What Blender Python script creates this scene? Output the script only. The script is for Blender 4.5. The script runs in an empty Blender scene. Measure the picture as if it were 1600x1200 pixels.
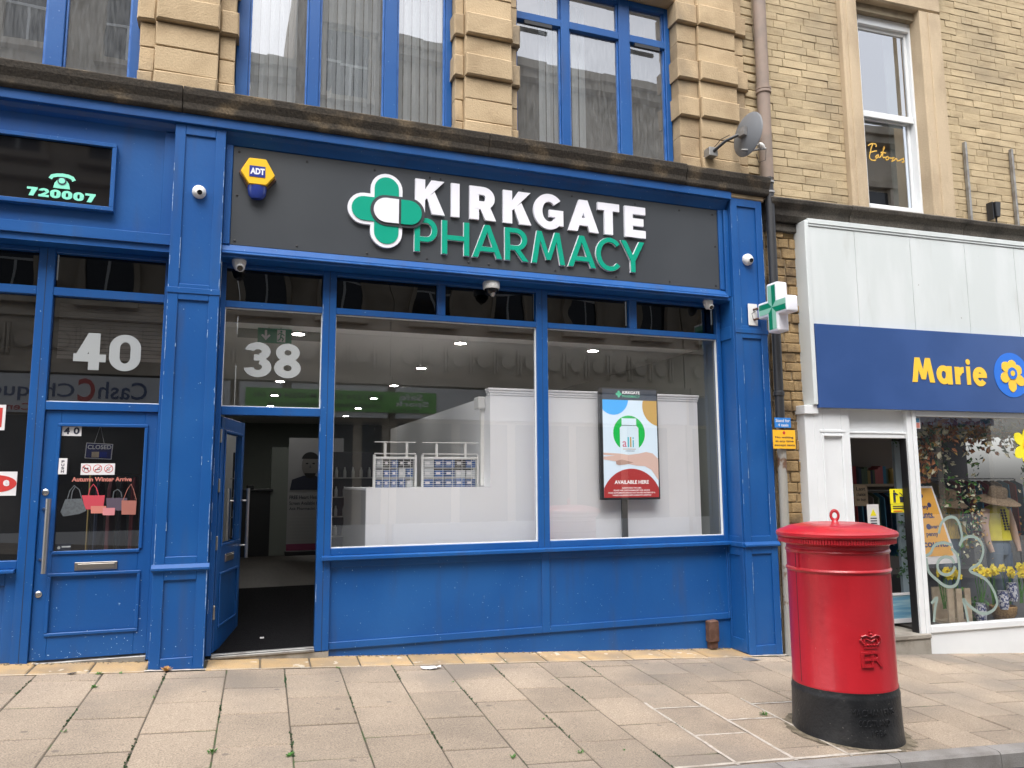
import bpy, bmesh, math, random
from mathutils import Vector, Matrix
random.seed(7)
S = bpy.context.scene
COL = S.collection
R = math.radians
PI = math.pi
# ------------------------------------------------------------------ camera
CAM = Vector((0, -7, 1.5)); YAW, PIT, ROL = R(19.920), R(7.227), R(-0.344)
fw = Vector((math.sin(YAW) * math.cos(PIT), math.cos(YAW) * math.cos(PIT), math.sin(PIT)))
r0 = Vector((math.cos(YAW), -math.sin(YAW), 0)); u0 = r0.cross(fw)
rt = r0 * math.cos(ROL) + u0 * math.sin(ROL); up = -r0 * math.sin(ROL) + u0 * math.cos(ROL)
cd = bpy.data.cameras.new('camera'); cam = bpy.data.objects.new('camera', cd); COL.objects.link(cam)
M = Matrix((rt, up, -fw)).transposed().to_4x4(); M.translation = CAM
cam.matrix_world = M
cd.sensor_width = 36; cd.lens = 1202 / 1600 * 36; cd.clip_end = 400; cd.clip_start = 0.05
S.camera = cam
# ------------------------------------------------------------------ sky, sun, exposure (bright overcast day)
SUN_EL, SUN_ROT = R(58), R(200)
w = bpy.data.worlds.new('World'); S.world = w; w.use_nodes = True
nt = w.node_tree; bg = nt.nodes['Background']
sky = nt.nodes.new('ShaderNodeTexSky'); sky.sky_type = 'NISHITA'; sky.sun_disc = False
sky.sun_elevation = SUN_EL; sky.sun_rotation = SUN_ROT; sky.dust_density = 4; sky.air_density = 1.0; sky.ozone_density = 1
hs = nt.nodes.new('ShaderNodeHueSaturation'); hs.inputs['Saturation'].default_value = 0.35
nt.links.new(sky.outputs[0], hs.inputs['Color']); nt.links.new(hs.outputs[0], bg.inputs['Color'])
bg.inputs['Strength'].default_value = 0.15
sd = bpy.data.lights.new('sun', 'SUN'); sd.energy = 0.5; sd.angle = R(40); sd.color = (1, .985, .96)
so = bpy.data.objects.new('sun', sd); COL.objects.link(so)
# the sun stands over the street behind the camera's left shoulder
sdir = Vector((-0.30, -0.62, 1.15)).normalized()
so.rotation_euler = sdir.to_track_quat('Z', 'Y').to_euler(); so.location = (0, -6, 20)
sky.sun_elevation = math.asin(sdir.z); sky.sun_rotation = math.atan2(sdir.x, sdir.y)
S.view_settings.view_transform = 'Standard'; S.view_settings.look = 'None'
S.view_settings.gamma = 1; S.view_settings.use_curve_mapping = False
S.view_settings.exposure = 1.62
S.render.engine = 'CYCLES'; S.cycles.max_bounces = 10; S.cycles.transparent_max_bounces = 12; S.cycles.use_denoising = True
S.cycles.sample_clamp_indirect = 4

# ------------------------------------------------------------------ materials
MAT = {}
def pmat(name, col, rough=.5, col2=None, scale=3, lo=.4, hi=.65, bump=0, bscale=120, rand=0, metal=0, spec=.5, coat=0,
         speck=None, speckscale=90, specklo=.7, stretch=None, detail=5, fine=0, finescale=300, soot=None, gum=None):
    m = bpy.data.materials.new(name); m.use_nodes = True; n = m.node_tree; L = n.links
    b = n.nodes['Principled BSDF']
    b.inputs['Roughness'].default_value = rough; b.inputs['Metallic'].default_value = metal
    b.inputs['Specular IOR Level'].default_value = spec; b.inputs['Coat Weight'].default_value = coat
    g = n.nodes.new('ShaderNodeNewGeometry'); pos = g.outputs['Position']
    if stretch:
        mp = n.nodes.new('ShaderNodeVectorMath'); mp.operation = 'MULTIPLY'; mp.inputs[1].default_value = stretch
        L.new(pos, mp.inputs[0]); spos = mp.outputs[0]
    else: spos = pos
    def noise(sc, det=detail, p=spos):
        t = n.nodes.new('ShaderNodeTexNoise'); t.inputs['Scale'].default_value = sc; t.inputs['Detail'].default_value = det
        L.new(p, t.inputs['Vector']); return t.outputs['Fac']
    def ramp(src, a, c):
        r = n.nodes.new('ShaderNodeMapRange'); r.inputs['From Min'].default_value = a; r.inputs['From Max'].default_value = c
        r.interpolation_type = 'SMOOTHSTEP'; L.new(src, r.inputs['Value']); return r.outputs[0]
    def mix(f, a, c, mode='MIX'):
        x = n.nodes.new('ShaderNodeMix'); x.data_type = 'RGBA'; x.blend_type = mode
        if hasattr(f, 'is_linked') or not isinstance(f, (int, float)): L.new(f, x.inputs[0])
        else: x.inputs[0].default_value = f
        for s, v in ((x.inputs[6], a), (x.inputs[7], c)):
            if isinstance(v, tuple): s.default_value = (*v[:3], 1)
            else: L.new(v, s)
        return x.outputs[2]
    out = col
    if col2: out = mix(ramp(noise(scale), lo, hi), col, col2)
    if fine:
        f = n.nodes.new('ShaderNodeMapRange'); f.inputs['From Min'].default_value = .3; f.inputs['From Max'].default_value = .7
        f.inputs['To Min'].default_value = 1 - fine; f.inputs['To Max'].default_value = 1 + fine
        L.new(noise(finescale, 2, pos), f.inputs['Value'])
        cx = n.nodes.new('ShaderNodeCombineColor')
        for i in range(3): L.new(f.outputs[0], cx.inputs[i])
        out = mix(1.0, out, cx.outputs[0], 'MULTIPLY')
    if soot:
        sv = n.nodes.new('ShaderNodeVectorMath'); sv.operation = 'MULTIPLY'; sv.inputs[1].default_value = soot[2]; L.new(pos, sv.inputs[0])
        sr = n.nodes.new('ShaderNodeMath'); sr.operation = 'MULTIPLY'; sr.inputs[1].default_value = soot[4]
        L.new(ramp(noise(soot[1], 8, sv.outputs[0]), *soot[3]), sr.inputs[0]); out = mix(sr.outputs[0], out, soot[0])
    if gum:
        vo = n.nodes.new('ShaderNodeTexVoronoi'); vo.inputs['Scale'].default_value = gum[1]; L.new(pos, vo.inputs['Vector'])
        gr = n.nodes.new('ShaderNodeMapRange'); gr.inputs['From Min'].default_value = gum[2]; gr.inputs['From Max'].default_value = gum[2] * 1.25
        gr.inputs['To Min'].default_value = .55; gr.inputs['To Max'].default_value = 0; L.new(vo.outputs['Distance'], gr.inputs['Value']); out = mix(gr.outputs[0], out, gum[0])
    if speck: out = mix(ramp(noise(speckscale, 3, pos), specklo, specklo + .03), out, speck)
    if rand:
        oi = n.nodes.new('ShaderNodeObjectInfo'); f = n.nodes.new('ShaderNodeMapRange')
        f.inputs['To Min'].default_value = 1 - rand; f.inputs['To Max'].default_value = 1 + rand
        L.new(oi.outputs['Random'], f.inputs['Value']); cx = n.nodes.new('ShaderNodeCombineColor')
        for i in range(3): L.new(f.outputs[0], cx.inputs[i])
        out = mix(1.0, out, cx.outputs[0], 'MULTIPLY')
    if isinstance(out, tuple): b.inputs['Base Color'].default_value = (*out[:3], 1)
    else: L.new(out, b.inputs['Base Color'])
    if bump:
        bp = n.nodes.new('ShaderNodeBump'); bp.inputs['Strength'].default_value = bump; bp.inputs['Distance'].default_value = .01
        L.new(noise(bscale, 4, pos), bp.inputs['Height']); L.new(bp.outputs[0], b.inputs['Normal'])
    MAT[name] = m; return m

def glass(name, tint=(1, 1, 1), gain=1.9, dirt=0, dirtcol=(.25, .25, .24), wob=0, wscale=3, ior=1.5, dscale=(9, 9, 1.2)):
    m = bpy.data.materials.new(name); m.use_nodes = True; n = m.node_tree; L = n.links
    for x in list(n.nodes):
        if x.type == 'BSDF_PRINCIPLED': n.nodes.remove(x)
    out = n.nodes['Material Output']
    t = n.nodes.new('ShaderNodeBsdfTransparent'); t.inputs[0].default_value = (*tint, 1)
    gl = n.nodes.new('ShaderNodeBsdfGlossy'); gl.inputs['Roughness'].default_value = 0.0
    # Schlick reflectance of a thin pane, the same from both sides
    gg = n.nodes.new('ShaderNodeNewGeometry'); dt = n.nodes.new('ShaderNodeVectorMath'); dt.operation = 'DOT_PRODUCT'
    L.new(gg.outputs['Normal'], dt.inputs[0]); L.new(gg.outputs['Incoming'], dt.inputs[1])
    def mth(op, a, b):
        q = n.nodes.new('ShaderNodeMath'); q.operation = op
        for i, v in ((0, a), (1, b)):
            if v is None: continue
            if isinstance(v, (int, float)): q.inputs[i].default_value = v
            else: L.new(v, q.inputs[i])
        return q
    c_ = mth('ABSOLUTE', dt.outputs['Value'], None); p5 = mth('POWER', mth('SUBTRACT', 1.0, c_.outputs[0]).outputs[0], 5.0)
    mu = mth('MULTIPLY', mth('ADD', mth('MULTIPLY', p5.outputs[0], .96).outputs[0], .04).outputs[0], gain); mu.use_clamp = True
    mx = n.nodes.new('ShaderNodeMixShader'); L.new(mu.outputs[0], mx.inputs[0])
    base = t.outputs[0]
    g = n.nodes.new('ShaderNodeNewGeometry')
    if dirt:
        vm = n.nodes.new('ShaderNodeVectorMath'); vm.operation = 'MULTIPLY'; vm.inputs[1].default_value = dscale
        L.new(g.outputs['Position'], vm.inputs[0])
        tx = n.nodes.new('ShaderNodeTexNoise'); tx.inputs['Scale'].default_value = 3; tx.inputs['Detail'].default_value = 7
        L.new(vm.outputs[0], tx.inputs['Vector'])
        mr = n.nodes.new('ShaderNodeMapRange'); mr.inputs['From Min'].default_value = .3; mr.inputs['From Max'].default_value = .75
        mr.inputs['To Min'].default_value = dirt * .4; mr.inputs['To Max'].default_value = dirt * 1.5
        L.new(tx.outputs['Fac'], mr.inputs['Value'])
        d = n.nodes.new('ShaderNodeBsdfDiffuse'); d.inputs[0].default_value = (*dirtcol, 1)
        m2 = n.nodes.new('ShaderNodeMixShader'); L.new(mr.outputs[0], m2.inputs[0]); L.new(t.outputs[0], m2.inputs[1]); L.new(d.outputs[0], m2.inputs[2])
        base = m2.outputs[0]
    if wob:
        tx = n.nodes.new('ShaderNodeTexNoise'); tx.inputs['Scale'].default_value = wscale; tx.inputs['Detail'].default_value = 1
        L.new(g.outputs['Position'], tx.inputs['Vector'])
        bp = n.nodes.new('ShaderNodeBump'); bp.inputs['Strength'].default_value = wob; bp.inputs['Distance'].default_value = .02
        L.new(tx.outputs['Fac'], bp.inputs['Height']); L.new(bp.outputs[0], gl.inputs['Normal'])
    L.new(base, mx.inputs[1]); L.new(gl.outputs[0], mx.inputs[2]); L.new(mx.outputs[0], out.inputs[0])
    MAT[name] = m
def emit(name, col, st):
    m = bpy.data.materials.new(name); m.use_nodes = True; b = m.node_tree.nodes['Principled BSDF']
    b.inputs['Base Color'].default_value = (*col, 1); b.inputs['Emission Color'].default_value = (*col, 1); b.inputs['Emission Strength'].default_value = st
    MAT[name] = m

pmat('blue', (.0075, .077, .275), .36, (.015, .099, .315), 1.1, .38, .72, bump=.10, bscale=30, speck=(.20, .33, .55), speckscale=48, specklo=.722, spec=.4, detail=9, soot=((.035, .07, .17), 2.2, (3.5, 3.5, .5), (.5, .8), .55))
pmat('blue_edge', (.05, .16, .45), .4, (.02, .11, .37), 9, spec=.4)
pmat('stone', (.465, .352, .215), .88, (.355, .26, .152), 2.6, .40, .72, bump=.5, bscale=60, rand=.09, fine=.12, finescale=150, detail=9, soot=((.17, .145, .115), 1.1, (1.2, 1.2, .7), (.55, .78), .75), speck=(.24, .18, .11), speckscale=17, specklo=.73)
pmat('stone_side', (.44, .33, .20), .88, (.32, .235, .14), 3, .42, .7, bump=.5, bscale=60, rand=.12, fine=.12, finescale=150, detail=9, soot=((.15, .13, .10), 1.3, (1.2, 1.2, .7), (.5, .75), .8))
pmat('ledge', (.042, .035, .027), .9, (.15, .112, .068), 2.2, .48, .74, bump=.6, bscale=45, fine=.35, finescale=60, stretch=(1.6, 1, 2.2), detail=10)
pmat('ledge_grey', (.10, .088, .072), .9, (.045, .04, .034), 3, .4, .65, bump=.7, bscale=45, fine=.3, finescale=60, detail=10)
pmat('brick', (.46, .365, .225), .9, (.37, .285, .17), 5, .42, .75, bump=.5, bscale=55, rand=.115, fine=.13, finescale=120, stretch=(1, 1, 3), detail=8, soot=((.20, .165, .12), .8, (1, 1, 1), (.5, .75), .6))
pmat('brick_low', (.31, .215, .105), .9, (.12, .082, .045), 4, .42, .7, bump=.8, bscale=35, rand=.22, fine=.2, finescale=90, detail=8)
pmat('mortar', (.33, .27, .185), .95, (.24, .195, .135), 6, bump=.4)
pmat('surround', (.50, .395, .265), .85, (.38, .295, .195), 3, .4, .7, bump=.4, bscale=60, fine=.12, finescale=150, stretch=(1, 1, .4))
pmat('sign_dark', (.046, .052, .060), .36, (.054, .060, .068), .8, spec=.5)
pmat('white_gloss', (.80, .80, .86), .3)
pmat('green_gloss', (.0, .33, .215), .3)
pmat('green_dark', (.0, .21, .11), .35)
pmat('green_pale', (.26, .55, .42), .35)
pmat('white_paint', (.70, .72, .73), .5, (.74, .76, .77), 2, bump=.03, bscale=40)
pmat('white_old', (.58, .62, .615), .6, (.63, .665, .665), 1.2, soot=((.36, .36, .32), 2.6, (2.2, 1, .4), (.58, .78), .28), bump=.05, bscale=20, speck=(.30, .30, .27), speckscale=14, specklo=.76, stretch=(3, 1, .7), detail=8)
pmat('interior_white', (.84, .85, .87), .6)
pmat('interior_wall', (.20, .22, .20), .7)
pmat('ceiling_white', (.74, .73, .70), .8)
pmat('floor_wood', (.055, .047, .040), .55, (.04, .035, .03), 4, stretch=(6, 1, 1))
pmat('mat_black', (.006, .006, .007), 1.0, (.011, .011, .012), 60, bump=.8, bscale=160, spec=.08)
pmat('dark', (.012, .012, .014), .5)
pmat('dark_room', (.035, .033, .032), .85, (.05, .046, .044), 2)
pmat('navy_void', (.02, .025, .035), .7)
pmat('steel', (.58, .57, .55), .32, metal=1)
pmat('steel_dull', (.36, .36, .35), .5, (.25, .24, .23), 8, metal=.7)
pmat('chrome_old', (.45, .42, .38), .35, metal=1)
pmat('black_plastic', (.02, .021, .024), .4)
pmat('black_glass', (.006, .006, .007), .04, spec=.6)
pmat('white_plastic', (.72, .72, .70), .35)
pmat('grey_plastic', (.36, .36, .36), .45)
pmat('yellow', (.85, .50, .012), .4)
pmat('adt_blue', (.012, .03, .25), .35)
pmat('beacon', (.02, .04, .22), .2)
pmat('red_paint', (.47, .012, .021), .34, (.41, .010, .018), 2.2, coat=.2, bump=.22, bscale=16, speck=(.56, .20, .20), speckscale=40, specklo=.755, spec=.5, detail=8, soot=((.20, .012, .018), 2, (2.5, 2.5, .6), (.52, .8), .5))
pmat('black_paint', (.011, .012, .014), .45, (.030, .030, .031), 6, .45, .75, bump=.35, bscale=50, speck=(.15, .14, .125), speckscale=45, specklo=.70, detail=8)
pmat('pipe_tan', (.27, .205, .165), .7, (.22, .175, .145), 5, bump=.2, bscale=60)
pmat('pipe_black', (.022, .023, .026), .45)
pmat('pipe_rust', (.30, .29, .26), .7, (.13, .065, .035), 4.5, .56, .62, bump=.3)
pmat('rust_brown', (.085, .04, .025), .8, (.13, .07, .05), 12, bump=.3)
pmat('slab', (.350, .280, .210), .92, (.272, .220, .168), 1.5, .38, .72, bump=.45, bscale=170, rand=.12, fine=.34, finescale=115, speck=(.17, .14, .115), speckscale=19, specklo=.735, detail=9, soot=((.19, .165, .14), .75, (1, 1.3, 1), (.48, .72), .75), gum=((.10, .09, .08), 3.2, .06))
pmat('sandstone', (.46, .315, .16), .88, (.38, .28, .17), 6, .4, .7, bump=.4, bscale=70, rand=.14, fine=.14, finescale=120, speck=(.58, .50, .39), speckscale=9, specklo=.66, soot=((.22, .17, .12), 2, (1, 1, 1), (.5, .7), .5))
pmat('joint', (.095, .078, .057), .95, (.055, .085, .03), 4, .54, .66, bump=.5, bscale=90)
pmat('mortar_white', (.52, .47, .41), .95, (.40, .35, .29), 14, bump=.5, bscale=60, fine=.15, finescale=120)
pmat('kerb', (.27, .255, .24), .9, (.21, .195, .18), 4, bump=.5, bscale=120, rand=.06, fine=.18, finescale=230)
pmat('asphalt', (.055, .055, .058), .9, (.075, .073, .07), 3, bump=.7, bscale=150, fine=.25, finescale=300)
pmat('concrete', (.30, .275, .235), .9, (.20, .18, .15), 5, bump=.4, bscale=70, fine=.12)
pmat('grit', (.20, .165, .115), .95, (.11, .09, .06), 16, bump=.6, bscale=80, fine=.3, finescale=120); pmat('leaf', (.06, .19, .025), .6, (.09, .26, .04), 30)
pmat('leaf_dark', (.02, .075, .025), .5, (.035, .11, .035), 20)
pmat('dry', (.48, .27, .09), .9)
pmat('blind', (.55, .57, .58), .7, rand=.14)
pmat('decal', (.34, .36, .365), .6)
pmat('decal_pale', (.26, .33, .30), .6)
pmat('mint', (.25, .78, .58), .4)
pmat('paper', (.72, .71, .72), .6); pmat('ink', (.02, .025, .05), .6); pmat('navy', (.022, .028, .13), .5)
pmat('sign_red', (.55, .04, .035), .5); pmat('salmon', (.55, .19, .15), .6); pmat('pink', (.58, .22, .24), .6); pmat('bag_red', (.50, .05, .075), .6)
pmat('bag_grey', (.10, .115, .125), .6, (.075, .085, .095), 60); pmat('bag_purple', (.085, .065, .095), .6); pmat('bag_brown', (.36, .13, .10), .6)
pmat('gold', (.85, .52, .10), .35, metal=.3); pmat('brass', (.55, .40, .16), .3, metal=1)
pmat('marie_blue', (.030, .075, .225), .28, (.036, .085, .25), 2, spec=.4); pmat('marie_yellow', (.90, .56, .045), .4); pmat('logo_blue', (.015, .16, .68), .4)
pmat('sign_blue', (.02, .20, .60), .5); pmat('sign_amber', (.90, .47, .02), .5); pmat('sign_yellow', (.85, .75, .02), .5)
pmat('straw', (.27, .195, .125), .9, (.17, .12, .075), 60, bump=.4); pmat('shirt_yellow', (.66, .60, .03), .8, (.55, .48, .03), 5)
pmat('shirt_gold', (.55, .38, .05), .85, (.30, .22, .06), 14, stretch=(6, 6, .3)); pmat('denim', (.055, .095, .16), .85, (.12, .165, .22), 5, stretch=(1, 1, .5)); pmat('skin_cloth', (.45, .31, .25), .8)
pmat('orange_board', (.82, .42, .06), .6); pmat('wood_pale', (.55, .45, .33), .75, (.45, .36, .26), 12); pmat('wicker', (.42, .26, .11), .85, (.25, .15, .06), 45, bump=.6)
pmat('leaf_orange', (.46, .19, .07), .8, (.30, .11, .05), 25); pmat('leaf_gold', (.52, .32, .08), .8, (.35, .22, .07), 25); pmat('leaf_cream', (.60, .58, .42), .8)
pmat('daffodil', (.88, .68, .02), .6, (.80, .72, .05), 20); pmat('door_bluegrey', (.26, .33, .38), .5)
pmat('sea', (.12, .30, .45), .6, (.30, .48, .55), 5, stretch=(.3, 1, 5)); pmat('china', (.65, .67, .72), .3, (.06, .08, .22), 40, .48, .52)
pmat('opp_stone', (.58, .50, .40), .9, (.40, .34, .26), 1.2, .4, .7, bump=.4, bscale=20); pmat('opp_dark', (.10, .085, .07), .9); pmat('opp_mid', (.40, .345, .27), .9); pmat('opp_glass', (.03, .035, .045), .08)
pmat('opp_light', (.74, .75, .75), .6); pmat('opp_green', (.14, .50, .08), .6); pmat('slate', (.06, .062, .07), .8); pmat('opp_blue', (.05, .09, .22), .5)
pmat('cabinet', (.018, .019, .022), .4); pmat('case_blue', (.025, .085, .26), .5, rand=.35); pmat('bottle_pale', (.30, .31, .31), .4); pmat('dish_grey', (.13, .137, .147), .5); pmat('case_white', (.48, .50, .52), .5, rand=.15); pmat('case_orange', (.75, .36, .06), .5)
pmat('screen_off', (.02, .02, .022), .25)
CLOTH = []
for i, c in enumerate([(.05, .06, .10), (.30, .05, .06), (.10, .14, .10), (.45, .15, .16), (.07, .22, .36), (.25, .22, .20), (.03, .03, .04), (.32, .24, .10)]):
    pmat('cloth_%d' % i, c, .9); CLOTH.append('cloth_%d' % i)
glass('shop_glass', gain=3.8, dirt=.012, dirtcol=(.5, .5, .5), dscale=(.7, .7, .7))
glass('shop_glass_dark', tint=(.5, .51, .52), gain=3.0, dirt=.012, dirtcol=(.5, .5, .5), dscale=(.7, .7, .7))
glass('upper_glass', tint=(.85, .87, .87), gain=6.5, dirt=.23, dirtcol=(.42, .44, .45), wob=.018, wscale=3, dscale=(14, 14, 2.0))
glass('transom_glass', tint=(.05, .05, .05), gain=1.3, wob=.22, wscale=1.6)
glass('sash_glass', tint=(.75, .78, .8), gain=9.0, wob=.02, wscale=2)
emit('downlight', (1.0, .97, .92), 36); 
def emitscr(name, c, s=.16):
    m = pmat(name, c, .4); b = m.node_tree.nodes['Principled BSDF']
    b.inputs['Emission Color'].default_value = (*c, 1); b.inputs['Emission Strength'].default_value = s
for nm, c in (('scr_white', (.62, .74, .84)), ('scr_blue', (.05, .38, .85)), ('scr_gold', (.50, .30, .06)), ('scr_green', (.0, .42, .06)), ('scr_red', (.36, .03, .03)), ('scr_skin', (.60, .42, .36)), ('scr_bottle', (.60, .72, .80)), ('scr_ink', (.10, .13, .18)), ('scr_text', (.8, .8, .8)), ('scr_dark', (.05, .06, .08)), ('scr_mint', (.1, .5, .3)), ('scr_pink', (.5, .12, .2)), ('scr_teal', (.05, .4, .5)), ('scr_shade', (.40, .26, .21))): emitscr(nm, c)

# ------------------------------------------------------------------ building helpers
class MB:
    def __init__(s): s.v = []; s.f = []
    def add(s, vs, fs):
        k = len(s.v); s.v += [tuple(v) for v in vs]; s.f += [tuple(i + k for i in f) for f in fs]; return s
    def box(s, x0, x1, y0, y1, z0, z1):
        return s.add([(x0, y0, z0), (x1, y0, z0), (x1, y1, z0), (x0, y1, z0), (x0, y0, z1), (x1, y0, z1), (x1, y1, z1), (x0, y1, z1)],
                     [(0, 1, 5, 4), (1, 2, 6, 5), (2, 3, 7, 6), (3, 0, 4, 7), (4, 5, 6, 7), (3, 2, 1, 0)])
    def chbox(s, x0, x1, z0, z1, yb, yf, c=.006, j=0):
        q = lambda: random.uniform(-j, j)
        a = [(x0 + q(), z0 + q()), (x1 + q(), z0 + q()), (x1 + q(), z1 + q()), (x0 + q(), z1 + q())]; cc = [(c, c), (-c, c), (-c, -c), (c, -c)]
        v = [(x, yb, z) for x, z in a] + [(x, yf + c, z) for x, z in a] + [(x + d, yf + q(), z + e) for (x, z), (d, e) in zip(a, cc)]
        f = [(8, 9, 10, 11)]
        for i in range(4):
            k = (i + 1) % 4; f += [(i, k, k + 4, i + 4), (i + 4, k + 4, k + 8, i + 8)]
        return s.add(v, f)
    def prism(s, poly, y0, y1):          # polygon in x,z (counter-clockwise seen from -y) pushed from y0 back to y1
        n = len(poly)
        return s.add([(x, y0, z) for x, z in poly] + [(x, y1, z) for x, z in poly],
                     [tuple(range(n)), tuple(range(2 * n - 1, n - 1, -1))] + [(i + n, (i + 1) % n + n, (i + 1) % n, i) for i in range(n)])
    def sweepx(s, prof, x0, x1):         # profile in y,z swept along x
        n = len(prof)
        return s.add([(x0, y, z) for y, z in prof] + [(x1, y, z) for y, z in prof],
                     [tuple(range(n - 1, -1, -1)), tuple(range(n, 2 * n))] + [(i, (i + 1) % n, (i + 1) % n + n, i + n) for i in range(n)])
    def tube(s, pts, r, n=8, cap=True):
        pts = [Vector(p) for p in pts]; rings = []
        for i, p in enumerate(pts):
            d = (pts[min(i + 1, len(pts) - 1)] - pts[max(i - 1, 0)]).normalized()
            a = d.cross(Vector((0, 0, 1)) if abs(d.z) < .9 else Vector((1, 0, 0))).normalized(); b = d.cross(a)
            rr = r[i] if isinstance(r, (list, tuple)) else r
            rings.append([p + a * rr * math.cos(2 * PI * k / n) + b * rr * math.sin(2 * PI * k / n) for k in range(n)])
        v = [x for rg in rings for x in rg]; f = []
        for i in range(len(pts) - 1):
            for k in range(n): f.append((i * n + k, i * n + (k + 1) % n, (i + 1) * n + (k + 1) % n, (i + 1) * n + k))
        if cap: f += [tuple(range(n - 1, -1, -1)), tuple(range((len(pts) - 1) * n, len(pts) * n))]
        return s.add(v, f)
    def lathe(s, prof, n=32, c=(0, 0, 0), sx=1, sy=1, cap=True):
        v = [(c[0] + r * sx * math.cos(2 * PI * k / n), c[1] + r * sy * math.sin(2 * PI * k / n), c[2] + z) for r, z in prof for k in range(n)]; f = []
        for i in range(len(prof) - 1):
            for k in range(n): f.append((i * n + k, i * n + (k + 1) % n, (i + 1) * n + (k + 1) % n, (i + 1) * n + k))
        if cap: f += [tuple(range(n - 1, -1, -1)), tuple(range((len(prof) - 1) * n, len(prof) * n))]
        return s.add(v, f)
    def loft(s, secs, n=16):             # (cx, cy, z, rx, ry)
        v = [(cx + rx * math.cos(2 * PI * k / n), cy + ry * math.sin(2 * PI * k / n), z) for cx, cy, z, rx, ry in secs for k in range(n)]; f = []
        for i in range(len(secs) - 1):
            for k in range(n): f.append((i * n + k, i * n + (k + 1) % n, (i + 1) * n + (k + 1) % n, (i + 1) * n + k))
        return s.add(v, f + [tuple(range(n - 1, -1, -1)), tuple(range((len(secs) - 1) * n, len(secs) * n))])
    def quad(s, a, b, c, d): return s.add([a, b, c, d], [(0, 1, 2, 3)])
    def ribbon(s, pts, wd, y, th=.002):   # flat strip in the x,z plane following a path
        pts = [Vector((p[0], 0, p[1])) for p in pts]; L = []; Rr = []
        for i, p in enumerate(pts):
            d = (pts[min(i + 1, len(pts) - 1)] - pts[max(i - 1, 0)]).normalized(); nn = Vector((-d.z, 0, d.x)) * wd / 2
            L.append(p + nn); Rr.append(p - nn)
        n = len(pts); v = [(p.x, y, p.z) for p in L] + [(p.x, y, p.z) for p in Rr]
        return s.add(v, [(i, i + n, i + n + 1, i + 1) for i in range(n - 1)])
    def xf(s, m): s.v = [tuple(m @ Vector(v)) for v in s.v]; return s
    def mesh(s, name, bevel=0, smooth=False, seg=1):
        me = bpy.data.meshes.new(name); me.from_pydata(s.v, [], s.f)
        if bevel:
            bm = bmesh.new(); bm.from_mesh(me); bmesh.ops.recalc_face_normals(bm, faces=bm.faces)
            ed = [e for e in bm.edges if len(e.link_faces) == 2 and e.calc_face_angle(0) > .5]
            bmesh.ops.bevel(bm, geom=ed, offset=bevel, segments=seg, affect='EDGES', profile=.6, clamp_overlap=True); bm.to_mesh(me); bm.free()
        else:
            bm = bmesh.new(); bm.from_mesh(me); bmesh.ops.recalc_face_normals(bm, faces=bm.faces); bm.to_mesh(me); bm.free()
        if smooth:
            for p in me.polygons: p.use_smooth = True
            try: me.set_sharp_from_angle(angle=R(38))
            except Exception: pass
        return me
    def build(s, name, mat, parent=None, bevel=0, smooth=False, seg=1, **tagkw):
        return link(name, s.mesh(name, bevel, smooth, seg), mat, parent, **tagkw)
def link(name, me, mat, parent=None, label=None, cat=None, group=None, kind=None):
    if mat and not me.materials: me.materials.append(MAT[mat])
    o = bpy.data.objects.new(name, me); COL.objects.link(o)
    if parent:
        o.parent = parent
        top = parent
        while top.parent: top = top.parent
        if not top.get('_local') and not parent.get('_local'):
            rt_ = parent
            tot = Vector((0, 0, 0))
            while rt_: tot += rt_.location; rt_ = rt_.parent
            o.location = -tot
    return tag(o, label, cat, group, kind)
def tag(o, label=None, cat=None, group=None, kind=None):
    for k, v in (('label', label), ('category', cat), ('group', group), ('kind', kind)):
        if v: o[k] = v
    return o
ORD = ['first', 'second', 'third', 'fourth', 'fifth', 'sixth', 'seventh', 'eighth', 'ninth', 'tenth', 'eleventh', 'twelfth', 'thirteenth', 'fourteenth', 'fifteenth', 'sixteenth', 'seventeenth', 'eighteenth', 'nineteenth', 'twentieth', 'last', 'last', 'last']
ALPHA = R(2.9)
def thing(name, label, cat, base=(0, 0, 0), group=None, right=False, kind=None):
    """An Empty at a thing's base. right=True: its parts are written in the frame of the right-hand building."""
    o = bpy.data.objects.new(name, None); COL.objects.link(o); o.empty_display_size = .1
    if right: o.location = (5.75, 0, 0); o.rotation_euler = (0, 0, -ALPHA); o['_local'] = 1
    else: o.location = base
    return tag(o, label, cat, group, kind)
RM = Matrix.Translation((5.75, 0, 0)) @ Matrix.Rotation(-ALPHA, 4, 'Z')
def rlink(o):                       # a single-mesh thing written in the right building's frame
    o.matrix_world = RM; return o
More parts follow.
